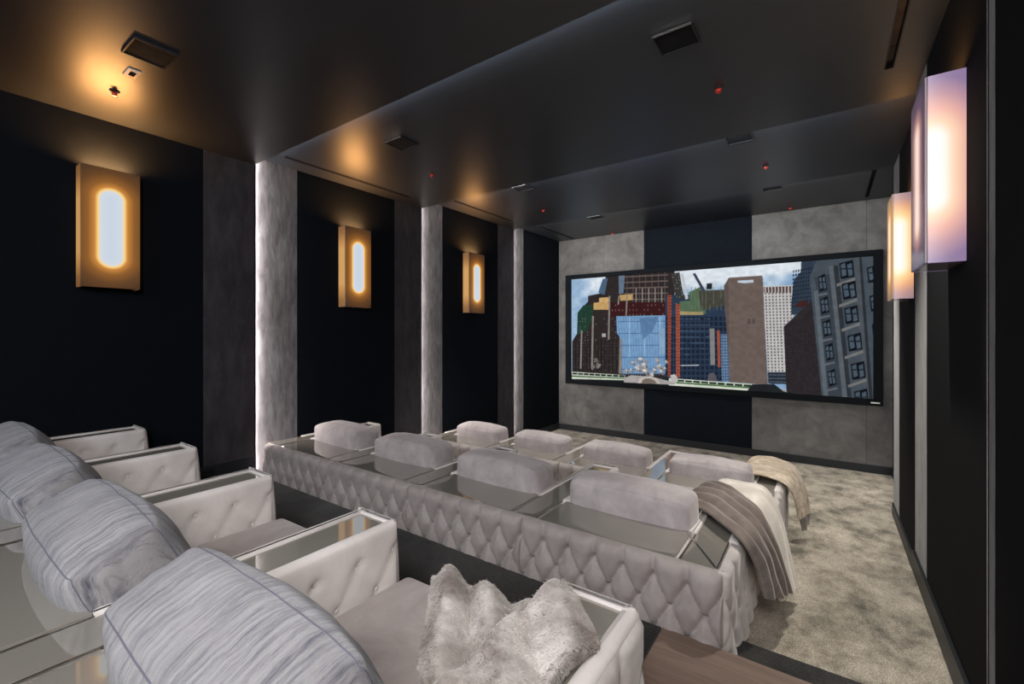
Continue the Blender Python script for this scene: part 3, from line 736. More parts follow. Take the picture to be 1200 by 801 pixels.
('p',(149,147,151),[(0.361,0.194),(0.357,0.203),(0.356,0.227),(0.358,0.246),(0.362,0.248),(0.365,0.229),(0.365,0.205)]),
('p',(152,150,154),[(0.358,0.193),(0.359,0.204),(0.365,0.217),(0.372,0.222),(0.374,0.215),(0.37,0.201),(0.363,0.191)]),
('p',(179,175,172),[(0.37,0.218),(0.367,0.212),(0.361,0.211),(0.357,0.216),(0.357,0.223),(0.362,0.227),(0.367,0.225)]),
('p',(183,180,176),[(0.358,0.212),(0.358,0.219),(0.362,0.226),(0.366,0.228),(0.368,0.222),(0.365,0.214),(0.361,0.21)]),
('p',(185,181,178),[(0.365,0.209),(0.362,0.212),(0.358,0.223),(0.356,0.234),(0.357,0.237),(0.361,0.229),(0.365,0.217)]),
('p',(82,82,88),[(0.367,0.194),(0.367,0.198),(0.368,0.204),(0.369,0.208),(0.37,0.207),(0.37,0.202),(0.369,0.196)]),
('p',(89,89,94),[(0.367,0.189),(0.366,0.193),(0.366,0.201),(0.368,0.207),(0.369,0.206),(0.37,0.2),(0.369,0.192)]),
('p',(98,98,104),[(0.367,0.193),(0.366,0.197),(0.367,0.205),(0.369,0.21),(0.37,0.208),(0.371,0.202),(0.369,0.195)]),
('p',(150,148,152),[(0.389,0.141),(0.382,0.137),(0.371,0.146),(0.364,0.163),(0.366,0.174),(0.376,0.171),(0.387,0.156)]),
('p',(132,130,134),[(0.384,0.133),(0.378,0.135),(0.369,0.154),(0.364,0.174),(0.368,0.181),(0.376,0.17),(0.383,0.148)]),
('p',(152,150,154),[(0.377,0.13),(0.37,0.128),(0.361,0.142),(0.357,0.162),(0.361,0.173),(0.37,0.166),(0.377,0.147)]),
('p',(189,185,181),[(0.374,0.159),(0.371,0.156),(0.364,0.159),(0.359,0.165),(0.36,0.169),(0.365,0.169),(0.372,0.165)]),
('p',(214,210,206),[(0.364,0.165),(0.366,0.173),(0.372,0.18),(0.377,0.182),(0.378,0.177),(0.374,0.168),(0.368,0.163)]),
('p',(182,179,175),[(0.377,0.168),(0.374,0.161),(0.368,0.16),(0.364,0.167),(0.365,0.176),(0.37,0.18),(0.375,0.176)]),
('p',(90,90,95),[(0.373,0.136),(0.375,0.141),(0.379,0.143),(0.382,0.141),(0.382,0.136),(0.379,0.133),(0.375,0.132)]),
('p',(84,84,90),[(0.382,0.134),(0.379,0.133),(0.377,0.138),(0.375,0.144),(0.376,0.147),(0.379,0.145),(0.382,0.139)]),
('p',(94,94,99),[(0.375,0.129),(0.376,0.135),(0.379,0.141),(0.382,0.143),(0.383,0.139),(0.381,0.132),(0.377,0.128)]),
('p',(128,127,130),[(0.349,0.11),(0.346,0.122),(0.348,0.144),(0.353,0.159),(0.357,0.156),(0.358,0.138),(0.354,0.117)]),
('p',(127,125,129),[(0.36,0.108),(0.355,0.104),(0.348,0.111),(0.345,0.125),(0.348,0.135),(0.355,0.133),(0.36,0.122)]),
('p',(131,129,132),[(0.354,0.098),(0.35,0.107),(0.348,0.131),(0.349,0.152),(0.354,0.153),(0.357,0.135),(0.357,0.11)]),
('p',(184,181,177),[(0.355,0.124),(0.352,0.122),(0.348,0.126),(0.346,0.132),(0.347,0.136),(0.35,0.135),(0.354,0.13)]),
('p',(201,197,194),[(0.353,0.129),(0.351,0.129),(0.348,0.136),(0.346,0.144),(0.347,0.147),(0.35,0.143),(0.353,0.135)]),
('p',(211,207,203),[(0.36,0.131),(0.357,0.127),(0.351,0.127),(0.347,0.131),(0.347,0.135),(0.352,0.138),(0.358,0.136)]),
('p',(97,97,103),[(0.36,0.104),(0.359,0.108),(0.359,0.115),(0.359,0.122),(0.36,0.122),(0.361,0.116),(0.361,0.108)]),
('p',(83,83,88),[(0.356,0.108),(0.356,0.112),(0.357,0.117),(0.359,0.12),(0.36,0.118),(0.359,0.114),(0.357,0.109)]),
('p',(88,88,93),[(0.36,0.103),(0.359,0.106),(0.357,0.113),(0.357,0.12),(0.358,0.121),(0.36,0.115),(0.361,0.108)]),
('p',(162,160,164),[(0.391,0.184),(0.392,0.193),(0.396,0.206),(0.4,0.214),(0.402,0.211),(0.399,0.199),(0.395,0.187)]),
('p',(156,154,158),[(0.392,0.193),(0.39,0.202),(0.392,0.216),(0.396,0.224),(0.399,0.221),(0.399,0.208),(0.396,0.196)]),
('p',(140,138,142),[(0.403,0.188),(0.4,0.192),(0.398,0.203),(0.399,0.213),(0.401,0.215),(0.404,0.207),(0.405,0.195)]),
('p',(179,176,172),[(0.399,0.204),(0.397,0.201),(0.394,0.202),(0.393,0.206),(0.393,0.21),(0.396,0.212),(0.398,0.209)]),
('p',(197,194,190),[(0.397,0.207),(0.395,0.207),(0.393,0.211),(0.392,0.216),(0.393,0.218),(0.395,0.216),(0.397,0.211)]),
('p',(203,199,195),[(0.399,0.207),(0.398,0.208),(0.396,0.213),(0.395,0.218),(0.396,0.22),(0.398,0.216),(0.399,0.211)]),
('p',(94,94,100),[(0.403,0.189),(0.402,0.191),(0.401,0.195),(0.401,0.199),(0.402,0.199),(0.402,0.196),(0.403,0.191)]),
('p',(94,94,100),[(0.399,0.193),(0.4,0.196),(0.402,0.198),(0.404,0.197),(0.404,0.195),(0.403,0.192),(0.401,0.192)]),
('p',(103,103,109),[(0.403,0.186),(0.402,0.188),(0.402,0.192),(0.402,0.196),(0.403,0.196),(0.403,0.193),(0.403,0.188)]),
('p',(139,137,141),[(0.394,0.137),(0.391,0.138),(0.387,0.148),(0.385,0.16),(0.388,0.165),(0.393,0.159),(0.395,0.146)]),
('p',(130,128,132),[(0.399,0.146),(0.395,0.141),(0.388,0.143),(0.384,0.15),(0.385,0.158),(0.39,0.16),(0.397,0.154)]),
('p',(129,128,131),[(0.397,0.139),(0.394,0.138),(0.39,0.146),(0.388,0.155),(0.39,0.16),(0.394,0.156),(0.397,0.147)]),
('p',(181,178,174),[(0.387,0.147),(0.387,0.151),(0.388,0.157),(0.39,0.161),(0.391,0.159),(0.391,0.154),(0.389,0.148)]),
('p',(210,206,202),[(0.391,0.141),(0.389,0.143),(0.388,0.15),(0.388,0.156),(0.39,0.158),(0.392,0.153),(0.392,0.145)]),
('p',(226,222,217),[(0.388,0.144),(0.388,0.149),(0.391,0.156),(0.393,0.159),(0.394,0.157),(0.393,0.15),(0.39,0.145)]),
('p',(84,84,90),[(0.395,0.131),(0.396,0.134),(0.397,0.138),(0.398,0.14),(0.399,0.139),(0.398,0.136),(0.397,0.132)]),
('p',(83,83,88),[(0.399,0.135),(0.398,0.134),(0.396,0.134),(0.395,0.136),(0.395,0.138),(0.397,0.138),(0.398,0.137)]),
('p',(90,90,95),[(0.394,0.133),(0.394,0.135),(0.395,0.139),(0.397,0.141),(0.397,0.14),(0.396,0.137),(0.395,0.133)]),
('p',(141,139,142),[(0.231,0.095),(0.233,0.106),(0.241,0.118),(0.249,0.121),(0.25,0.114),(0.245,0.101),(0.236,0.093)]),
('p',(131,129,132),[(0.249,0.088),(0.245,0.089),(0.241,0.1),(0.241,0.112),(0.244,0.117),(0.248,0.11),(0.251,0.097)]),
('p',(157,155,159),[(0.242,0.079),(0.239,0.086),(0.238,0.102),(0.241,0.114),(0.245,0.114),(0.247,0.101),(0.246,0.086)]),
('p',(199,195,192),[(0.245,0.112),(0.242,0.108),(0.238,0.11),(0.236,0.116),(0.237,0.121),(0.24,0.122),(0.244,0.118)]),
('p',(182,178,175),[(0.238,0.104),(0.239,0.111),(0.242,0.119),(0.246,0.124),(0.247,0.121),(0.245,0.112),(0.241,0.105)]),
('p',(206,202,198),[(0.238,0.113),(0.239,0.118),(0.243,0.124),(0.246,0.127),(0.247,0.124),(0.244,0.118),(0.241,0.113)]),
('p',(86,86,91),[(0.248,0.088),(0.247,0.091),(0.246,0.097),(0.247,0.103),(0.248,0.103),(0.249,0.098),(0.248,0.091)]),
('p',(87,87,93),[(0.247,0.089),(0.246,0.092),(0.246,0.097),(0.247,0.101),(0.249,0.101),(0.249,0.096),(0.248,0.091)]),
('p',(85,85,90),[(0.245,0.094),(0.246,0.097),(0.249,0.099),(0.251,0.097),(0.252,0.094),(0.249,0.092),(0.246,0.092)]),
('p',(154,152,156),[(0.33,0.076),(0.333,0.087),(0.341,0.101),(0.349,0.108),(0.35,0.102),(0.345,0.088),(0.336,0.076)]),
('p',(159,157,161),[(0.332,0.068),(0.335,0.081),(0.343,0.092),(0.35,0.09),(0.352,0.079),(0.346,0.066),(0.338,0.061)]),
('p',(149,147,151),[(0.334,0.051),(0.332,0.065),(0.336,0.091),(0.341,0.109),(0.345,0.105),(0.344,0.084),(0.339,0.059)]),
('p',(196,192,189),[(0.344,0.085),(0.341,0.084),(0.336,0.089),(0.334,0.097),(0.335,0.101),(0.339,0.099),(0.343,0.091)]),
('p',(224,220,216),[(0.345,0.069),(0.343,0.075),(0.342,0.089),(0.343,0.1),(0.345,0.101),(0.347,0.09),(0.347,0.076)]),
('p',(207,203,199),[(0.34,0.078),(0.339,0.086),(0.342,0.098),(0.346,0.106),(0.348,0.103),(0.347,0.092),(0.343,0.08)]),
('p',(90,90,95),[(0.347,0.062),(0.347,0.066),(0.349,0.073),(0.351,0.077),(0.352,0.076),(0.351,0.07),(0.349,0.063)]),
('p',(88,88,93),[(0.349,0.053),(0.348,0.057),(0.349,0.066),(0.35,0.072),(0.352,0.071),(0.352,0.064),(0.351,0.056)]),
('p',(103,103,109),[(0.35,0.057),(0.349,0.061),(0.35,0.067),(0.353,0.069),(0.354,0.067),(0.353,0.062),(0.351,0.057)]),
('p',(146,144,148),[(0.375,0.097),(0.374,0.111),(0.379,0.133),(0.386,0.146),(0.389,0.141),(0.387,0.121),(0.381,0.101)]),
('p',(127,125,129),[(0.372,0.109),(0.374,0.122),(0.381,0.132),(0.388,0.13),(0.39,0.119),(0.385,0.106),(0.377,0.102)]),
('p',(150,148,152),[(0.387,0.086),(0.383,0.09),(0.379,0.106),(0.379,0.122),(0.383,0.126),(0.388,0.115),(0.39,0.097)]),
('p',(196,192,188),[(0.38,0.11),(0.377,0.112),(0.375,0.12),(0.376,0.129),(0.378,0.131),(0.38,0.125),(0.381,0.116)]),
('p',(223,219,214),[(0.372,0.116),(0.373,0.122),(0.377,0.127),(0.381,0.128),(0.381,0.124),(0.379,0.118),(0.374,0.115)]),
('p',(206,202,198),[(0.382,0.122),(0.379,0.119),(0.374,0.124),(0.371,0.132),(0.372,0.137),(0.377,0.136),(0.381,0.129)]),
('p',(94,94,100),[(0.383,0.097),(0.383,0.101),(0.386,0.106),(0.389,0.108),(0.389,0.105),(0.388,0.1),(0.385,0.096)]),
('p',(86,86,91),[(0.384,0.095),(0.385,0.098),(0.387,0.101),(0.389,0.101),(0.389,0.099),(0.388,0.096),(0.385,0.094)]),
('p',(86,86,91),[(0.389,0.103),(0.388,0.1),(0.386,0.1),(0.384,0.102),(0.384,0.105),(0.386,0.107),(0.389,0.106)]),
('p',(196,186,176),[(0.288,0.001),(0.294,0.043),(0.313,0.067),(0.338,0.071),(0.362,0.052),(0.376,0.011)]),
('p',(120,108,98),[(0.301,-0.0),(0.307,0.033),(0.319,0.049),(0.337,0.051),(0.353,0.036),(0.362,0.006)]),
('p',(190,188,184),[(0.416,0.027),(0.411,0.09),(0.427,0.101),(0.437,0.079),(0.434,0.023)]),
('p',(114,108,106),[(0.109,0.178),(0.106,0.189),(0.108,0.208),(0.113,0.222),(0.117,0.22),(0.117,0.203),(0.114,0.185)]),
('p',(127,121,118),[(0.103,0.175),(0.105,0.186),(0.113,0.199),(0.121,0.204),(0.123,0.198),(0.117,0.185),(0.108,0.175)]),
('p',(106,100,98),[(0.118,0.185),(0.112,0.183),(0.104,0.194),(0.101,0.209),(0.104,0.217),(0.111,0.212),(0.117,0.197)]),
('p',(122,116,114),[(0.132,0.149),(0.127,0.147),(0.119,0.153),(0.114,0.165),(0.116,0.172),(0.123,0.169),(0.13,0.159)]),
('p',(128,121,119),[(0.115,0.115),(0.115,0.131),(0.122,0.153),(0.131,0.164),(0.135,0.156),(0.131,0.135),(0.122,0.117)]),
('p',(106,100,99),[(0.112,0.129),(0.111,0.143),(0.115,0.169),(0.121,0.188),(0.124,0.186),(0.122,0.163),(0.117,0.138)]),
('p',(112,106,104),[(0.107,0.117),(0.102,0.121),(0.098,0.137),(0.097,0.152),(0.101,0.156),(0.106,0.146),(0.109,0.128)]),
('p',(120,114,112),[(0.1,0.11),(0.098,0.118),(0.099,0.136),(0.101,0.15),(0.104,0.149),(0.105,0.135),(0.103,0.117)]),
('p',(121,115,113),[(0.097,0.097),(0.092,0.106),(0.091,0.128),(0.094,0.146),(0.099,0.146),(0.102,0.129),(0.101,0.107)]),
]

def paint_screen(W=576, H=244):
    yy, xx = np.mgrid[0:H, 0:W]
    u = (xx + .5) / W; v = (yy + .5) / H
    img = np.zeros((H, W, 3))
    pts = np.stack([u * 6, v * 4, u * 0], -1)
    cl = vnoise(pts * 1.0, 3) * .6 + vnoise(pts * 2.3, 5) * .3 + vnoise(pts * 5, 9) * .15
    cl = np.clip((cl + .15 + (v - .75) * .8 - np.abs(u - .35) * .35) * 1.8, 0, 1)[..., None]
    left = np.clip(1 - u / .12, 0, 1)[..., None]
    img[:] = np.array([128, 170, 214]) * (1 - cl) + np.array([226, 236, 246]) * cl
    img = img * (1 - left * .35) + np.array([196, 222, 244]) * left * .35
    def inside(poly, U, V):
        res = np.zeros(U.shape, bool)
        n = len(poly)
        for i in range(n):
            x1, y1 = poly[i]; x2, y2 = poly[(i + 1) % n]
            if y1 == y2: continue
            c = ((y1 > V) != (y2 > V)) & (U < (x2 - x1) * (V - y1) / (y2 - y1) + x1)
            res ^= c
        return res
    def bbox(poly):
        xs = [p[0] for p in poly]; ys = [p[1] for p in poly]
        a = max(0, int(min(xs) * W) - 1); b = min(W, int(max(xs) * W) + 2)
        c = max(0, int(min(ys) * H) - 1); d = min(H, int(max(ys) * H) + 2)
        return a, b, c, d
    g = random.Random(3)
    for op in SCREEN_OPS:
        if op[0] == 'p': items = [op[2]]
        else:
            _, col, q, nx, ny, fx, fy, rnd = op
            items = []
            q = [np.array(p) for p in q]
            for i in range(nx):
                for j in range(ny):
                    if rnd and g.random() < rnd: continue
                    cs = []
                    for s, t in ((0, 0), (1, 0), (1, 1), (0, 1)):
                        a = (i + .5 + (s - .5) * fx) / nx; b = (j + .5 + (t - .5) * fy) / ny
                        cs.append((1 - b) * ((1 - a) * q[0] + a * q[1]) + b * ((1 - a) * q[3] + a * q[2]))
                    items.append(cs)
        for poly in items:
            a, b, c, d = bbox(poly)
            if a >= b or c >= d: continue
            cov = 0
            for du in (-.33, 0, .33):
                for dv in (-.33, 0, .33):
                    cov = cov + inside(poly, u[c:d, a:b] + du / W, v[c:d, a:b] + dv / H)
            k = (cov / 9.0)[..., None]
            img[c:d, a:b] = img[c:d, a:b] * (1 - k) + np.array(op[1]) * k
    gray = img.mean(-1, keepdims=True)
    img = (img * .84 + gray * .16) * .93 + 4
    img *= 1 + 0.05 * vnoise(np.stack([u * 90, v * 40, u * 0], -1), 8)[..., None]
    return np.clip(img / 255.0, 0, 1) ** 2.2
def build_screen():
    W, H = 576, 244
    img = paint_screen(W, H)
    xs = np.linspace(SX0, SX1, W + 1) - ox; zs = np.linspace(SZ0, SZ1, H + 1) - oz
    X, Zz = np.meshgrid(xs, zs)
    co = np.stack([X, np.full_like(X, D - 0.026 - oy), Zz], -1).reshape(-1, 3)
    i = (np.arange(H)[:, None] * (W + 1) + np.arange(W)[None, :])
    loops = np.stack([i, i + 1, i + W + 2, i + W + 1], -1).reshape(-1)
    me = bpy.data.meshes.new('screen_picture')
    me.vertices.add(len(co)); me.vertices.foreach_set('co', co.ravel())
    me.loops.add(len(loops)); me.loops.foreach_set('vertex_index', loops.astype(np.int32))
    me.polygons.add(W * H); me.polygons.foreach_set('loop_start', np.arange(0, W * H * 4, 4, dtype=np.int32))
    me.update(calc_edges=True)
    ca = me.color_attributes.new('picture', 'FLOAT_COLOR', 'CORNER')
    c4 = np.ones((W * H, 4, 4)); c4[..., :3] = img.reshape(-1, 1, 3)
    ca.data.foreach_set('color', c4.ravel())
    m = bpy.data.materials.new('projected_picture'); m.use_nodes = True
    nt = m.node_tree; nt.nodes.remove(nt.nodes['Principled BSDF'])
    e = N(nt, 'ShaderNodeEmission'); at = N(nt, 'ShaderNodeVertexColor', layer_name='picture')
    e.inputs[1].default_value = 1.0
    nt.links.new(at.outputs[0], e.inputs[0]); nt.links.new(e.outputs[0], nt.nodes['Material Output'].inputs[0])
    me.materials.append(m)
    o = bpy.data.objects.new('screen_surface', me); C.objects.link(o); o.parent = scr
    return o
build_screen()

# ------------------------------------------------------------------ wall sconces
def sconce(xw, sgn, y0, y1, z0, z1, label, side_m, front_m, power, dep=0.125):
    xc = xw + sgn * (dep / 2 + 0.010); yc_ = (y0 + y1) / 2; zc = (z0 + z1) / 2
    t = empty('wall_sconce', (xc, yc_, zc), label, 'lamp', 'backlit acrylic wall sconces')
    hx, hy, hz = dep / 2, (y1 - y0) / 2, (z1 - z0) / 2
    fa = hx * sgn
    th = 0.012
    a, b = sorted((fa, fa - sgn * th))
    MB().box((a, -hy, -hz), (b, hy, hz), 0.0025).build('front_panel', front_m, t)
    c, d = sorted((fa - sgn * th, -fa))
    for ya, yb in ((-hy, -hy + th), (hy - th, hy)):
        MB().box((c, ya, -hz), (d, yb, hz), 0.0015).build('side_panel', side_m, t)
    for za, zb in ((-hz, -hz + th), (hz - th, hz)):
        MB().box((c, -hy + th, za), (d, hy - th, zb), 0.0015).build('end_cap', M['acrylic_dim'], t)
    e, f = sorted((-fa, -fa - sgn * 0.006))
    MB().box((e, -hy + .03, -hz + .03), (f, hy - .03, hz - .03)).build('back_plate', M['base'], t)
    l = bpy.data.lights.new('sconce_glow', 'AREA'); l.shape = 'RECTANGLE'; l.size = 0.08; l.size_y = 2 * hy * .8
    l.energy = power; l.color = (1.0, 0.47, 0.15); l.spread = R(165)
    lo = bpy.data.objects.new('sconce_glow', l); C.objects.link(lo); lo.parent = t
    lo.location = (0.0, 0, hz + 0.004); lo.rotation_euler = (R(180), 0, 0)
    return t
sconce(XL[0], 1, 0.790, 1.117, 0.325, 1.178, 'largest amber wall sconce on the left wall, nearest the camera', M['amber_side'], M['amber'], 15.0)
sconce(XL[1], 1, 2.900, 3.235, 0.287, 1.168, 'amber wall sconce on the middle black bay of the left wall', M['amber_side'], M['amber'], 10.0)
sconce(XL[2], 1, 5.020, 5.380, 0.304, 1.200, 'smallest amber wall sconce on the left wall, nearest the screen', M['amber_side'], M['amber'], 10.0)
sconce(XR[1], -1, 2.72, 3.10, 0.315, 1.155, 'large pink and violet glowing sconce on the right wall, nearest the camera', M['rose_side'], M['rose_front'], 1.2, 0.137)
sconce(XR[2], -1, 4.96, 5.31, 0.290, 1.180, 'smaller golden glowing sconce on the right wall beside the screen', M['gold_side'], M['gold_front'], 1.2, 0.140)

# ------------------------------------------------------------------ ceiling fittings
def speaker(xc, yc_, zc, sx, sy, label, lip=True, m=None):
    t = empty('ceiling_speaker', (xc, yc_, zc), label, 'speaker', 'square ceiling speakers')
    hx, hy = sx / 2, sy / 2
    f = MB()
    for a, b in (((-hx, -hy), (hx, -hy + .008)), ((-hx, hy - .008), (hx, hy)), ((-hx, -hy + .008), (-hx + .008, hy - .008)), ((hx - .008, -hy + .008), (hx, hy - .008))):
        f.box((a[0], a[1], -0.014), (b[0], b[1], 0))
    f.build('frame', M['base'], t)
    MB().box((-hx + .009, -hy + .009, -0.008), (hx - .009, hy - .009, -0.001)).build('grille', m or M['grille'], t)
    if lip:
        MB().box((-hx + .004, -hy - .003, -0.016), (hx - .004, -hy + .001, -0.004)).build('polished_edge', M['trim'], t)
    return t
M['grille_warm'] = plain('bronze_grille_cloth', (0.035, 0.028, 0.022), 0.8, 0, 0.2, 0.35)
speaker(-3.07, 0.86, ZC[0], .215, .20, 'ceiling speaker in the amber glow above the nearest row', False, M['grille_warm'])
speaker(-3.01, 2.60, ZC[1], .215, .20, 'ceiling speaker on the second tier, left end above the middle row')
speaker(-0.69, 2.57, ZC[1], .215, .20, 'largest ceiling speaker on the second tier, above the right end of the middle row')
speaker(-3.07, 4.57, ZC[2], .215, .20, 'ceiling speaker on the third tier, left end above the front row')
speaker(-0.66, 4.56, ZC[2], .215, .20, 'ceiling speaker on the third tier, right end above the front row')
speaker(-3.07, 6.70, ZC[3], .215, .20, 'ceiling speaker on the highest tier, left of the screen middle', False)
speaker(-0.58, 6.66, ZC[3], .215, .20, 'ceiling speaker on the highest tier, right end near the screen', False)

t = empty('motion_sensor', (-3.40, 0.865, ZC[0]), 'small pale rectangular ceiling sensor between the speaker and the sprinkler', 'sensor')
MB().box((-.055, -.032, -.008), (.055, .032, 0), .002).build('cover', M['white'], t)
MB().box((-.024, -.014, -.013), (.024, .014, -.008), .002).build('lens', M['dark'], t)

def sprinkler(x, y, z, label):
    t = empty('sprinkler_head', (x, y, z), label, 'sprinkler', 'red ceiling sprinkler heads')
    MB().lathe((0, 0, 0), [(.028, 0), (.028, -.004), (.020, -.009), (.010, -.010)], 18).build('escutcheon', M['base'], t, True)
    b = MB().lathe((0, 0, 0), [(.009, -.010), (.014, -.018), (.015, -.026), (.010, -.034)], 14)
    b.build('bulb', M['red'], t, True)
    d = MB().lathe((0, 0, 0), [(.004, -.034), (.018, -.036), (.018, -.038), (.004, -.039)], 14)
    d.tube([(-.016, 0, -.010), (-.018, 0, -.024), (-.006, 0, -.036)], .0025, 5).tube([(.016, 0, -.010), (.018, 0, -.024), (.006, 0, -.036)], .0025, 5)
    d.build('deflector', M['red'], t)
    return t
sprinkler(-3.75, 0.865, ZC[0], 'red sprinkler head on the rear ceiling tier, above the nearest left sconce')
sprinkler(-3.33, 3.275, ZC[1], 'red sprinkler head on the second ceiling tier, left side')
sprinkler(-0.595, 3.24, ZC[1], 'brightest red sprinkler head on the second ceiling tier, right of centre')
sprinkler(-3.37, 5.556, ZC[2], 'red sprinkler head on the third ceiling tier, left side')
sprinkler(-0.54, 5.489, ZC[2], 'red sprinkler head on the third ceiling tier, right side')
sprinkler(-3.28, 7.90, ZC[3], 'red sprinkler head on the highest tier, at the left top of the screen wall')
sprinkler(-0.45, 7.85, ZC[3], 'red sprinkler head on the highest tier, at the right top of the screen wall')

def slot(x, y0, y1, z, label, wd=0.05):
    t = empty('air_slot_diffuser', (x, y0, z), label, 'air vent', 'linear ceiling air slots')
    h = wd / 2; n = y1 - y0
    MB().box((-h, 0, -.004), (-h + .006, n, 0)).box((h - .006, 0, -.004), (h, n, 0)).box((-h + .006, 0, -.004), (h - .006, .006, 0)).box((-h + .006, n - .006, -.004), (h - .006, n, 0)).build('frame', M['base'], t)
    MB().box((-h + .006, .006, -.0015), (h - .006, n - .006, -.0005)).build('slot_opening', M['dark'], t)
    return t
slot(-4.14, 2.17, 3.70, ZC[1], 'long black air slot on the second ceiling tier along the left wall')
slot(-4.14, 4.35, 5.85, ZC[2], 'long black air slot on the third ceiling tier along the left wall')
slot(-4.14, 6.66, 7.97, ZC[3], 'black air slot on the highest ceiling tier by the left corner')
sr = slot(0.315, 2.10, 3.63, ZC[1], 'brown and black air slot on the second ceiling tier beside the right wall')
MB().box((-.018, .3, -.003), (.008, 1.25, -.0016)).build('damper_blade', M['grille_warm'], sr)
MB().box((-.018, 1.26, -.003), (.008, 1.42, -.0016)).build('damper_blade', M['grille_warm'], sr)
slot(0.45, 6.55, 7.87, ZC[3], 'short black air slot on the highest ceiling tier by the right wall')

t = empty('wall_outlet', (XL[0] + .024, 1.60, -1.19), 'black double wall outlet on the left baseboard behind the sofas', 'outlet')
MB().box((0, -.058, -.036), (.006, .058, .036), .002).build('cover_plate', M['outlet'], t)
for dy in (-.026, .026):
    MB().box((.006, dy - .017, -.013), (.009, dy + .017, .013), .001).build('socket', M['grille'], t)

# ------------------------------------------------------------------ upholstery surfaces
def pad(Wd, Hd, T, p=None, dz=0.118, z1=0.10, puff=0.03, pit=0.02, res=0.011, r=0.022, pleat=True, open_top=False, x_off=0.0, crease=1.0, rows=9):
    """padded panel as a height field over u 0..Wd, v 0..Hd (v = up): buttoned diamonds of width p, rows dz apart, the first z1 below the top"""
    nu = max(8, int(round(Wd / res))) + 1; nv = max(8, int(round(Hd / res))) + 1
    def spaced(n, Ln):
        t = np.linspace(0, 1, n)
        e = np.array([0.0, .0015, .005, .010]) / Ln
        return np.unique(np.concatenate([e, t[(t > .013 / Ln) & (t < 1 - .013 / Ln)], 1 - e]))
    U1 = spaced(nu, Wd) * Wd; V1 = spaced(nv, Hd) * Hd
    U, V = np.meshgrid(U1, V1, indexing='ij')
    def edge(d): return np.sqrt(np.clip(1 - (1 - np.clip(d / r, 0, 1)) ** 2, 0, 1))
    eu = edge(np.minimum(U, Wd - U))
    ev = edge(V) if open_top else edge(np.minimum(V, Hd - V))
    h = T * eu * ev
    if p:
        d = np.full(U.shape, 9.0); dp = np.full(U.shape, 9.0)
        zt = Hd - V                       # depth below the top
        X = U - x_off
        for k in range(rows):
            zk = z1 + k * dz
            off = 0 if k % 2 == 0 else .5
            a = np.round(X / p - off) + off
            dp = np.minimum(dp, np.hypot(X - a * p, (zt - zk)))
            # diagonals down from row k to the next
            s = np.clip((zt - zk) / dz, 0, 1)
            seg = (zt >= zk - .004) & (zt <= zk + dz + .004)
            fx = (X / p - off) - np.floor(X / p - off)
            q1 = np.abs(fx - s * .5); q2 = np.abs(fx - 1 + s * .5)
            dd = np.minimum(q1, q2) * p * (2 * dz / math.hypot(p, 2 * dz))
            d = np.where(seg, np.minimum(d, dd), d)
        if pleat:
            fx = np.abs((X / p) - np.round(X / p)) * p
            d = np.where(zt < z1, np.minimum(d, fx), d)
        dm = p * .36
        t = np.clip(d / dm, 0, 1)
        prof = np.sqrt(np.clip(1 - (1 - t) ** 2, 0, 1))
        prof = prof * crease + (1 - crease)
        h = h + puff * prof * eu * ev - pit * np.exp(-(dp / .017) ** 2) * eu
    n1, n2 = len(U1), len(V1)
    v = np.stack([U, V, h], -1).reshape(-1, 3)
    f = grid_faces(n1, n2)
    btn = []
    if p:
        for k in range(rows):
            zk = z1 + k * dz; off = 0 if k % 2 == 0 else .5
            if Hd - zk < .03: break
            for a in np.arange(math.floor(-x_off / p) - 1, Wd / p + 2):
                x = (a + off) * p + x_off
                if .03 < x < Wd - .03: btn.append((x, Hd - zk))
    return v, f, btn

def place(v, o, eu, ev, en):
    o, eu, ev, en = map(np.array, (o, eu, ev, en))
    return [tuple(o + eu * a + ev * b + en * c) for a, b, c in v]

def rounded(sx, sy, sz, r, bulge=(0, 0, 0), n=(24, 12, 16), wr=0.0, seed=0, sag=0.0):
    """cushion: rounded box with puffed faces, centred on the origin"""
    hx, hy, hz = sx / 2, sy / 2, sz / 2
    H = np.array([hx, hy, hz])
    def axis(k, h):
        t = np.linspace(-1, 1, k)
        e = 1 - r / h * np.array([1.0, .7, .45, .2, 0.0])
        t = t[np.abs(t) < e[0] - .02]
        return np.concatenate([-e[::-1], t, e])
    A = [axis(n[i], H[i]) for i in range(3)]
    V, F, idx = [], [], {}
    def vid(i, j, k):
        key = (i, j, k)
        if key not in idx:
            idx[key] = len(V)
            V.append((A[0][i] * hx, A[1][j] * hy, A[2][k] * hz))
        return idx[key]
    nx, ny, nz = (len(a) for a in A)
    for i in range(nx - 1):
        for j in range(ny - 1):
            F.append((vid(i, j, 0), vid(i, j + 1, 0), vid(i + 1, j + 1, 0), vid(i + 1, j, 0)))
            F.append((vid(i, j, nz - 1), vid(i + 1, j, nz - 1), vid(i + 1, j + 1, nz - 1), vid(i, j + 1, nz - 1)))
    for i in range(nx - 1):
        for k in range(nz - 1):
            F.append((vid(i, 0, k), vid(i + 1, 0, k), vid(i + 1, 0, k + 1), vid(i, 0, k + 1)))
            F.append((vid(i, ny - 1, k), vid(i, ny - 1, k + 1), vid(i + 1, ny - 1, k + 1), vid(i + 1, ny - 1, k)))
    for j in range(ny - 1):
        for k in range(nz - 1):
            F.append((vid(0, j, k), vid(0, j, k + 1), vid(0, j + 1, k + 1), vid(0, j + 1, k)))
            F.append((vid(nx - 1, j, k), vid(nx - 1, j + 1, k), vid(nx - 1, j + 1, k + 1), vid(nx - 1, j, k + 1)))
    return shape_cushion(np.array(V), H, r, bulge, wr, seed, sag), F

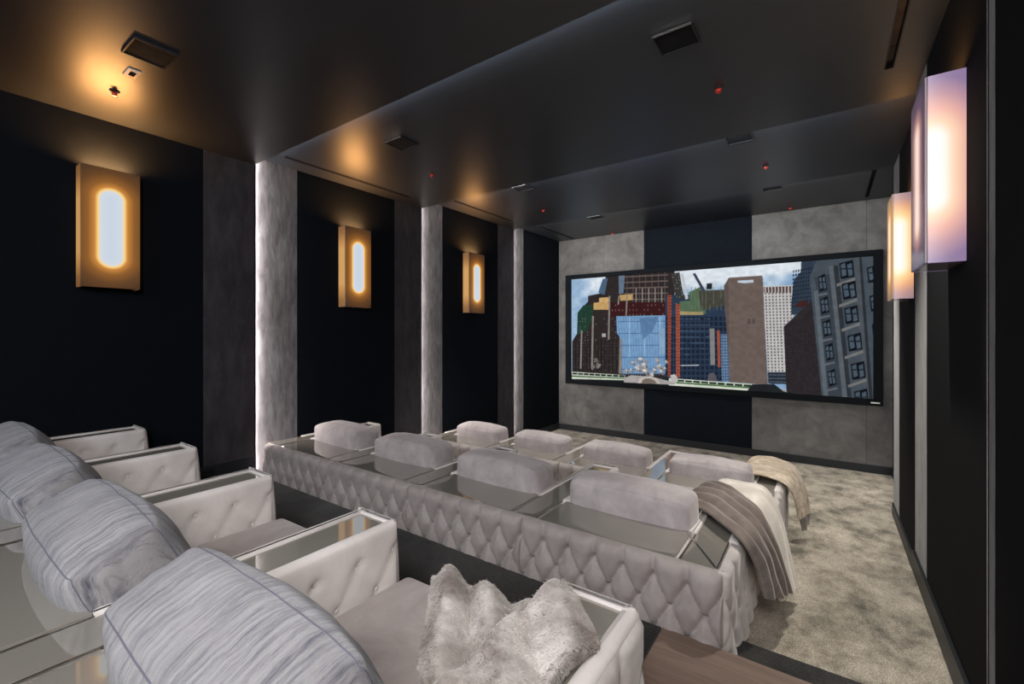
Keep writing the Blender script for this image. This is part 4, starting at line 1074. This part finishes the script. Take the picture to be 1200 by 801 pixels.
def shape_cushion(P, H, r, bulge, wr, seed, sag):
    q = np.clip(P, -(H - r), H - r)
    d = P - q
    ln = np.linalg.norm(d, axis=1, keepdims=True)
    nrm = d / np.maximum(ln, 1e-9)
    out = q + nrm * np.minimum(ln, 1e9) * 0 + nrm * r
    u = out / H
    k = np.clip(1 - u ** 2, 0, 1) ** .6
    b = np.array(bulge)
    face = np.sign(u) * np.abs(u) ** 8
    disp = np.stack([face[:, 0] * b[0] * k[:, 1] * k[:, 2], face[:, 1] * b[1] * k[:, 0] * k[:, 2], face[:, 2] * b[2] * k[:, 0] * k[:, 1]], -1)
    res = out + disp
    if sag: res[:, 2] -= sag * np.clip(np.abs(u[:, 0]), 0, 1) ** 2 * (u[:, 2] > 0) * 0.5
    if wr:
        m = vnoise(res * np.array([7, 26, 9]) + seed, seed) * .6 + vnoise(res * np.array([16, 50, 20]) + seed, seed + 4) * .4
        res = res + nrm * (m * wr)[:, None]
    return res

def edge_loop(H, r, bulge, wr, seed, sag, sy, k=40):
    """the seam round the face y = sy * half depth"""
    pts = []
    a = np.linspace(-1, 1, k, endpoint=False)
    ring = [(t, 1) for t in a] + [(1, -t) for t in a] + [(-t, -1) for t in a] + [(-1, t) for t in a]
    e = r * .30
    P = np.array([((H[0] - e) * x if abs(x) < 1 else x * (H[0] - e), sy * (H[1] - e), (H[2] - e) * z) for x, z in ring])
    return shape_cushion(P, H, r, bulge, wr, seed, sag)

# ------------------------------------------------------------------ the sofas
PITCH, AW, LEN, TOP, LEDGE = 0.925, 0.22, 1.165, 0.62, 0.34
SEATW = PITCH - AW
TOTAL = 4 * PITCH + AW

def button_mb(pts, o, eu, ev, en, depth, rad=.009):
    b = MB()
    o, eu, ev, en = (np.array(q, float) for q in (o, eu, ev, en))
    for x, z in pts:
        c = o + eu * x + ev * z + en * depth
        v = []
        for rr, hh in ((rad, 0.0), (rad * .8, .004), (rad * .3, .006)):
            for j in range(8):
                an = j * math.pi / 4
                v.append(tuple(c + eu * rr * math.cos(an) + ev * rr * math.sin(an) + en * hh))
        f = [(i * 8 + j, i * 8 + (j + 1) % 8, (i + 1) * 8 + (j + 1) % 8, (i + 1) * 8 + j) for i in range(2) for j in range(8)]
        f.append(tuple(16 + j for j in range(8)))
        b.add(v, f)
    return b

def arm_mesh():
    """one arm, right edge at x = 0, back at y = 0"""
    mb = MB()
    mb.box((-AW + .02, .04, .03), (-.02, LEN - .03, TOP - .016))
    T, pf = .014, .014
    Wd, Hd = LEN - LEDGE - .012, TOP + .006 - .035
    v, f, _ = pad(Wd, Hd, T, .160, .122, .095, pf, .014, .016, .018, False, crease=.75)
    mb.add(place(v, (-.020, LEDGE, .035), (0, 1, 0), (0, 0, 1), (1, 0, 0)), f)
    v2 = [(Wd - a, b, c) for a, b, c in v]
    mb.add(place(v2, (-AW + .020, LEDGE, .035), (0, 1, 0), (0, 0, 1), (-1, 0, 0)), [tuple(reversed(q)) for q in f])
    # lips: inner faces of the side pads, closing them above the glass
    mb.box((-.034, LEDGE, .50), (-.020, LEN - .014, TOP + .003), .002)
    mb.box((-AW + .020, LEDGE, .50), (-AW + .034, LEN - .014, TOP + .003), .002)
    v, f, _ = pad(AW - .004, Hd + .006, .024, None, res=.012, r=.03)
    for i in range(len(v)):      # the front bellies out
        a, b, c = v[i]
        v[i][2] = c * (1 + .9 * math.sin(math.pi * min(1, b / Hd)) ** .8)
    mb.add(place(v, (-.002, LEN - .03, .035), (-1, 0, 0), (0, 0, 1), (0, 1, 0)), f)
    mb.box((-AW + .004, LEN - .04, .035), (-.004, LEN - .028, TOP + .004), .002)
    return mb

def make_sofa(x, y, z, label, group):
    t = empty('theater_sofa', (x, y, z), label, 'sofa', group)
    # plinth
    MB().box((-TOTAL + .04, .06, 0), (-.04, LEN - .05, .05), .004).build('plinth', M['base'], t)
    # buttoned back
    cuts = [0, AW + SEATW + AW / 2, 0, 0, 0]
    bounds = [0.0, AW + SEATW + AW / 2]
    bounds += [bounds[1] + PITCH, bounds[1] + 2 * PITCH, TOTAL]
    ncol = [7, 6, 6, 7]
    cache = {}
    for i in range(4):
        x1, x0 = -bounds[i], -bounds[i + 1]
        Wd = x1 - x0
        if ncol[i] not in cache:
            p = Wd / ncol[i]
            v, f, btn = pad(Wd, TOP - .03 - .006, .020, p, .118, .095, .046, .026, .0085, .012, True)
            P = np.array(v)
            # roll the top over towards the glass
            w_ = P[:, 1]; top = TOP - .036; ov = np.clip((w_ - (top - .05)) / .05, 0, 1)
            Q = np.stack([P[:, 0], .034 - P[:, 2] * (1 - .0 * ov) + .0 * ov, w_ + .03], -1)
            Q[:, 1] = .036 - P[:, 2] * np.sqrt(np.clip(1 - (ov * .93) ** 2, 0, 1))
            fb = [tuple(reversed(q)) for q in f]
            n0 = len(Q)
            mesh = bpy.data.meshes.new('tufted_back')
            mesh.from_pydata([tuple(q) for q in Q], [], fb)
            mesh.materials.append(M['tuft'])
            mesh.polygons.foreach_set('use_smooth', [True] * len(mesh.polygons)); mesh.update()
            bb = button_mb(btn, (0, .030, .03), (1, 0, 0), (0, 0, 1), (0, -1, 0), -.004)
            cache[ncol[i]] = (mesh, bb)
        mesh, bb = cache[ncol[i]]
        o = mesh_obj('tufted_back', None, None, None, t, mesh=mesh)
        o.location = (x0, 0, 0)
        bo = bb.build('button', M['tuft'], o, True) if not isinstance(bb, bpy.types.Object) else mesh_obj('button', None, None, None, o, mesh=bb.data)
        bo['kind'] = 'stuff'
        cache[ncol[i]] = (mesh, bo)
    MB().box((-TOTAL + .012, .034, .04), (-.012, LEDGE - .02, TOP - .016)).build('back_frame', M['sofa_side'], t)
    # inner face of the back above each seat
    for i in range(4):
        xr = -AW - i * PITCH
        MB().box((xr - SEATW + .004, LEDGE - .03, .30), (xr - .004, LEDGE - .001, TOP - .016), .004).build('back_rest', M['sofa'], t)
    # arms
    am = arm_mesh().build('arm', M['sofa_side'], t, True)
    am.name = 'arm'
    arms = [am]
    for i in range(1, 5):
        a = mesh_obj('arm', None, None, None, t, mesh=am.data); a.location = (-PITCH * i, 0, 0); arms.append(a)
    _, _, bt = pad(LEN - LEDGE - .012, TOP + .006 - .035, .014, .160, .122, .095, .014, .014, .05, .018, False)
    bmesh_ = button_mb(bt, (-.020, LEDGE, .035), (0, 1, 0), (0, 0, 1), (1, 0, 0), .010, .010).build('button', M['sofa_side'], arms[0], True)
    bmesh_['kind'] = 'stuff'
    for a in arms[1:]:
        q = mesh_obj('button', None, None, None, a, mesh=bmesh_.data); q['kind'] = 'stuff'
    # padded outer side of the two ends with deep buttoning
    for i, (xo, sg) in enumerate(((0.0, 1), (-TOTAL, -1))):
        v, f, bt2 = pad(LEN - .02, TOP - .036, .018, (LEN - .02) / 7, .118, .095, .030, .016, .010, .02, True)
        mb = MB()
        if sg > 0: mb.add(place(v, (xo - .022, .01, .03), (0, 1, 0), (0, 0, 1), (1, 0, 0)), f)
        else: mb.add(place([(LEN - .02 - a, b, c) for a, b, c in v], (xo + .022, .01, .03), (0, 1, 0), (0, 0, 1), (-1, 0, 0)), [tuple(reversed(q)) for q in f])
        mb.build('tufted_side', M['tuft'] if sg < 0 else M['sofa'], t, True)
    # glass tops: ledge behind each seat and a long strip on each arm, thin metal trims between
    gz0, gz1 = TOP - .016, TOP - .004
    for i in range(4):
        xr = -AW - i * PITCH
        MB().box((xr - SEATW - .012, .030, gz0), (xr + .012, LEDGE, gz1), .002).build('ledge_glass', M['glass'], t)
        MB().box((xr - SEATW - .012, LEDGE, gz0 - .004), (xr + .012, LEDGE + .004, gz1 + .001), .001).build('ledge_trim', M['trim'], t)
    for i in range(5):
        xr = -i * PITCH
        g = MB().box((xr - AW + .036, .030, gz0), (xr - .036, LEN - .026, gz1), .002)
        g.build('arm_glass', M['glass'], t)
        MB().box((xr - AW + .0285, .030, gz0), (xr - AW + .0345, LEDGE, gz1 + .0015), .001).box((xr - .0345, .030, gz0), (xr - .0285, LEDGE, gz1 + .0015), .001).build('arm_trim', M['trim'], t)
    # mitre trim at the right hand corner
    a = Vector((-.035, .035, gz1 + .0005)); b = Vector((-AW - .006, LEDGE - .015, gz1 + .0005))
    d = (b - a).normalized(); n_ = Vector((-d.y, d.x, 0)) * .005; up = Vector((0, 0, .0022))
    vv = [a - n_, b - n_, b + n_, a + n_]; vv = vv + [q + up for q in vv]
    MB().add([tuple(q) for q in vv], [(3, 2, 1, 0), (4, 5, 6, 7), (0, 1, 5, 4), (1, 2, 6, 5), (2, 3, 7, 6), (3, 0, 4, 7)]).build('mitre_trim', M['trim'], t)
    # seats
    V_, F_ = rounded(SEATW - .006, LEN - LEDGE + .035, .17, .035, (0, .012, .016), (20, 20, 6), .0015, 2)
    sm = None
    for i in range(4):
        xr = -AW - i * PITCH - SEATW / 2
        if sm is None:
            s = mesh_obj('seat', V_, F_, M['seat'], t, True); sm = s.data
        else: s = mesh_obj('seat', None, None, None, t, mesh=sm)
        s.location = (xr, (LEDGE + LEN + .035) / 2, .41 - .085)
        MB().box((xr - SEATW / 2 + .006, LEDGE, .05), (xr + SEATW / 2 - .006, LEN - .01, .245), .012).build('seat_base', M['sofa'], t)
    return t

def copy_tree(o, parent=None):
    c = o.copy(); C.objects.link(c); c.parent = parent
    for ch in list(o.children): copy_tree(ch, c)
    return c

ROWS = [(-0.395, -0.03, FZ[0]), (-0.36, 2.06, FZ[1] + .0), (-0.335, 4.08, FZ[2])]
sofa0 = make_sofa(*ROWS[0], 'nearest cream velvet sofa row with mirrored arm tops, cut by the left edge', 'long tufted sofa rows')
for k, lab in ((1, 'middle tufted velvet sofa row whose diamond buttoned back faces the camera'),
               (2, 'front cream sofa row, closest to the screen')):
    s = copy_tree(sofa0)
    s.location = ROWS[k]
    s['label'] = lab

# ------------------------------------------------------------------ loose cushions
def make_cushion(m, seed, name='headrest_cushion', size=(.685, .255, .365), bulge=(.03, .035, .045), wr=.006, n=(44, 20, 26)):
    Hh = np.array(size) / 2
    r = .028
    v, f = rounded(*size, r, bulge, n, wr, seed, .02)
    t = bpy.data.objects.new(name, None); C.objects.link(t); t.empty_display_size = .1
    mesh_obj('cushion_body', v + np.array([0, 0, size[2] / 2]), f, m, t, True)
    mb = MB()
    for sy in (-1, 1):
        lp = edge_loop(Hh, r, bulge, wr, seed, .02, sy) + np.array([0, 0, size[2] / 2])
        mb.tube([tuple(p) for p in lp], .0019 if m is M['cushion'] else .002, 5, True)
    mb.build('piping', M['piping'] if m is M['cushion'] else m, t, True)
    return t
place_words = ['right seat, beside the throw', 'second seat from the right', 'third seat from the right', 'leftmost seat']
rows_words = ['nearest sofa row', 'middle sofa row', 'front sofa row']
looks = ['large crushed velvet cushion', 'taupe velvet cushion', 'pale cream velvet cushion']
for k in range(3):
    for i in range(4):
        if k == 0:
            c = make_cushion(M['cushion'], 3 + i * 2, size=(.70, .205, .385), bulge=(.03, .065, .022))
        else:
            c = make_cushion(M['cushion_pale'], 11 + i + 4 * k, size=(.68, .235, .35), bulge=(.025, .03, .035), wr=.004, n=(30, 14, 18))
        X0, Y0, Z0 = ROWS[k]
        c.location = (X0 - AW - SEATW / 2 - PITCH * i, Y0 + LEDGE + (.205 if k == 0 else .135), Z0 + .413)
        c.rotation_euler = (R(rng.uniform(-1.5, 1.5) + (4 if k else 24)), 0, R(rng.uniform(-1.2, 1.2)))
        tag(c, looks[k] + ' on the ' + place_words[i].replace(', beside the throw', '') + ' of the ' + rows_words[k], 'cushion', 'headrest cushions on the ' + rows_words[k])

# ------------------------------------------------------------------ throws
def catmull(P, t):
    n = len(P) - 1
    x = np.clip(t, 0, 1) * n
    i = np.clip(np.floor(x).astype(int), 0, n - 1); f = (x - i)[..., None]
    g = lambda k: P[np.clip(k, 0, n)]
    p0, p1, p2, p3 = g(i - 1), g(i), g(i + 1), g(i + 2)
    return .5 * (2 * p1 + (p2 - p0) * f + (2 * p0 - 5 * p1 + 4 * p2 - p3) * f ** 2 + (3 * p1 - p0 - 3 * p2 + p3) * f ** 3)

def drape(name, near, far, m, label, cat, folds, amp, seed, thick=.012, ns=70, nt=60, sub=None, up=0.5, fringe=0, flen=.012):
    A, B = np.array(near, float), np.array(far, float)
    s = np.linspace(0, 1, ns); t = np.linspace(0, 1, nt)
    a, b = catmull(A, s), catmull(B, s)
    P = a[:, None, :] * (1 - t)[None, :, None] + b[:, None, :] * t[None, :, None]
    ds = np.gradient(P, axis=0); dt = np.gradient(P, axis=1)
    nrm = np.cross(dt, ds); nrm /= np.linalg.norm(nrm, axis=-1, keepdims=True) + 1e-9
    if nrm[ns // 2, nt // 2, 2] < 0: nrm = -nrm
    T = np.broadcast_to(t[None, :], (ns, nt)); S = np.broadcast_to(s[:, None], (ns, nt))
    ph = T * folds + .35 * vnoise(np.stack([S * 2.2, T * 2, T * 0], -1), seed)
    fold = .5 * np.abs(np.sin(math.pi * ph)) ** .8 + .5 * np.sin(math.pi * ph) ** 2
    edge = np.clip(np.minimum(T, 1 - T) * 8, 0, 1) ** .5
    wob = vnoise(np.stack([S * 7, T * 9, T * 0], -1), seed + 3) * .25
    h = amp * (fold * (.7 + .3 * np.sin(S * 5 + seed)) + wob) * edge
    P = P + nrm * h[..., None]
    o = mesh_obj(name, P.reshape(-1, 3), grid_faces(ns, nt), m, None, True)
    sol = o.modifiers.new('thickness', 'SOLIDIFY'); sol.thickness = thick; sol.offset = 0
    tag(o, label, cat)
    if fringe: pile(o, P, nrm, fringe, flen, m, seed)
    return o

def pile(o, P, nrm, count, ln, m, seed, lean=(0.3, -0.3, 0)):
    """short pile: thin three-sided tufts standing on the fur"""
    g = np.random.RandomState(seed)
    ns, nt = P.shape[:2]
    a = g.rand(count) * (ns - 1.001); b = g.rand(count) * (nt - 1.001)
    i, j = a.astype(int), b.astype(int); fa, fb = (a - i)[:, None], (b - j)[:, None]
    def smp(Q): return Q[i, j] * (1 - fa) * (1 - fb) + Q[i + 1, j] * fa * (1 - fb) + Q[i, j + 1] * (1 - fa) * fb + Q[i + 1, j + 1] * fa * fb
    p, n = smp(P), smp(nrm)
    n = n + g.randn(count, 3) * .35 + np.array(lean)
    n /= np.linalg.norm(n, axis=1, keepdims=True)
    sd = np.cross(n, g.randn(count, 3)); sd /= np.linalg.norm(sd, axis=1, keepdims=True)
    L_ = (ln * (.6 + .8 * g.rand(count)))[:, None]
    wd = .0011
    v = np.stack([p - sd * wd, p + sd * wd, p + n * L_ * .6 + sd * wd * .6, p + n * L_ + np.array([0, 0, -.15]) * L_], 1).reshape(-1, 3)
    f = np.arange(count * 4).reshape(-1, 4)
    me = bpy.data.meshes.new('fur_pile')
    me.vertices.add(len(v)); me.vertices.foreach_set('co', v.ravel())
    me.loops.add(count * 4); me.loops.foreach_set('vertex_index', f.ravel().astype(np.int32))
    me.polygons.add(count); me.polygons.foreach_set('loop_start', np.arange(0, count * 4, 4, dtype=np.int32))
    me.update(calc_edges=True)
    me.materials.append(m)
    q = bpy.data.objects.new('fur_pile', me); C.objects.link(q); q.parent = o
    q['kind'] = 'stuff'

drape('cream_throw',
      [(-.66, 2.75, -1.12), (-.60, 2.75, -.997), (-.46, 2.70, -.997), (-.345, 2.68, -1.012), (-.285, 2.75, -1.15), (-.25, 2.85, -1.38), (-.215, 2.9, -1.50)],
      [(-.64, 3.24, -1.10), (-.58, 3.26, -.99), (-.44, 3.26, -.98), (-.32, 3.24, -.99), (-.235, 3.22, -1.15), (-.18, 3.2, -1.38), (-.145, 3.2, -1.545)],
      M['throw_cream'], 'cream plush throw hanging beneath the taupe throw at the end of the middle sofa', 'throw', 2.2, .022, 5, fringe=9000, flen=.008)
drape('taupe_throw',
      [(-.73, 2.60, -1.16), (-.70, 2.62, -1.0), (-.57, 2.60, -.965), (-.44, 2.46, -.965), (-.335, 2.36, -.985), (-.285, 2.42, -1.10), (-.27, 2.52, -1.24), (-.262, 2.60, -1.35)],
      [(-.68, 3.12, -1.10), (-.62, 3.10, -.97), (-.50, 3.02, -.945), (-.40, 2.90, -.95), (-.30, 2.80, -.985), (-.245, 2.84, -1.14), (-.21, 2.93, -1.32), (-.185, 3.0, -1.475)],
      M['throw_brown'], 'taupe plush throw folded over the right arm of the middle sofa', 'throw', 4.2, .034, 9, fringe=12000, flen=.006)
drape('beige_fur_throw',
      [(-.70, 4.66, -1.50), (-.66, 4.62, -1.33), (-.55, 4.58, -1.285), (-.42, 4.56, -1.285), (-.29, 4.56, -1.33), (-.235, 4.66, -1.48), (-.215, 4.78, -1.68)],
      [(-.68, 5.25, -1.50), (-.62, 5.25, -1.31), (-.50, 5.24, -1.265), (-.38, 5.22, -1.275), (-.26, 5.20, -1.32), (-.18, 5.18, -1.50), (-.15, 5.18, -1.73)],
      M['throw_beige'], 'honey beige ribbed fur throw over the right arm of the front sofa', 'throw', 5.2, .026, 21, fringe=9000, flen=.012)
drape('grey_throw',
      [(-.25, 4.86, -1.42), (-.225, 4.88, -1.58), (-.205, 4.92, -1.72), (-.19, 5.0, -1.86)],
      [(-.21, 5.23, -1.42), (-.17, 5.22, -1.60), (-.14, 5.2, -1.74), (-.15, 5.16, -1.84)],
      M['throw_grey'], 'grey throw edge hanging below the beige fur at the front sofa', 'throw', 1.5, .02, 4, ns=30, nt=30)

def white_fur():
    """thrown over the right seat and the arm of the nearest sofa; folds run on a slant"""
    ns, nt = 130, 110
    s = np.linspace(0, 1, ns)[:, None] + np.zeros((1, nt))
    e = np.linspace(0, 1, nt)[None, :] + np.zeros((ns, 1))
    c = -1.19 + e * (.605 - .075 * np.clip(s / .78, 0, 1) ** 2)
    # s: 0 at the rear near the cushion, .75 front edge, 1 hanging down
    y = np.where(s < .78, .42 + (1.19 - .42) * s / .78, 1.19 + .03 * np.sin((s - .78) / .22 * math.pi / 2))
    drop = np.clip((s - .78) / .22, 0, 1)
    x = c - .85 * (np.minimum(y, 1.2) - 1.17)
    x = np.minimum(x, -.425 + .02 * np.sin(y * 14))
    seat = FZ[0] + .41; armz = FZ[0] + TOP
    k = np.clip((x + .69) / .08, 0, 1); k = k * k * (3 - 2 * k)
    z = seat + .03 + (armz + .008 - seat - .03) * k
    ph = e * 3.0 + .16 * vnoise(np.stack([s * 3, e * 2, e * 0], -1), 12)
    ridge = .35 * np.abs(np.sin(math.pi * ph)) + .65 * np.sin(math.pi * ph) ** 2
    amp = .048 * (1 - .35 * k) * (.75 + .2 * s)
    ed = np.clip(np.minimum(e * 7, (1 - e) * 5), 0, 1)
    ed = ed * ed * (3 - 2 * ed)
    z = z + amp * ridge * ed + .012 * vnoise(np.stack([x * 9, y * 9, x * 0], -1), 5) + .006 * vnoise(np.stack([x * 26, y * 26, x * 0], -1), 6)
    z = z - (1 - ed) * .02 * (1 - k)
    z = z - drop ** 1.3 * .30
    y = y + .03 * ridge * drop
    P = np.stack([x, y, z], -1)
    ds = np.gradient(P, axis=0); dt = np.gradient(P, axis=1)
    nrm = np.cross(dt, ds); nrm /= np.linalg.norm(nrm, axis=-1, keepdims=True) + 1e-9
    if nrm[40, 40, 2] < 0: nrm = -nrm
    o = mesh_obj('white_fur_throw', P.reshape(-1, 3), grid_faces(ns, nt), M['fur_white'], None, True)
    sol = o.modifiers.new('thickness', 'SOLIDIFY'); sol.thickness = .012; sol.offset = 0
    tag(o, 'shaggy off white fur throw across the right seat and arm of the nearest sofa', 'throw')
    pile(o, P, nrm, 110000, .013, M['fur_white'], 31, (0.5, -0.9, -.2))
white_fur()
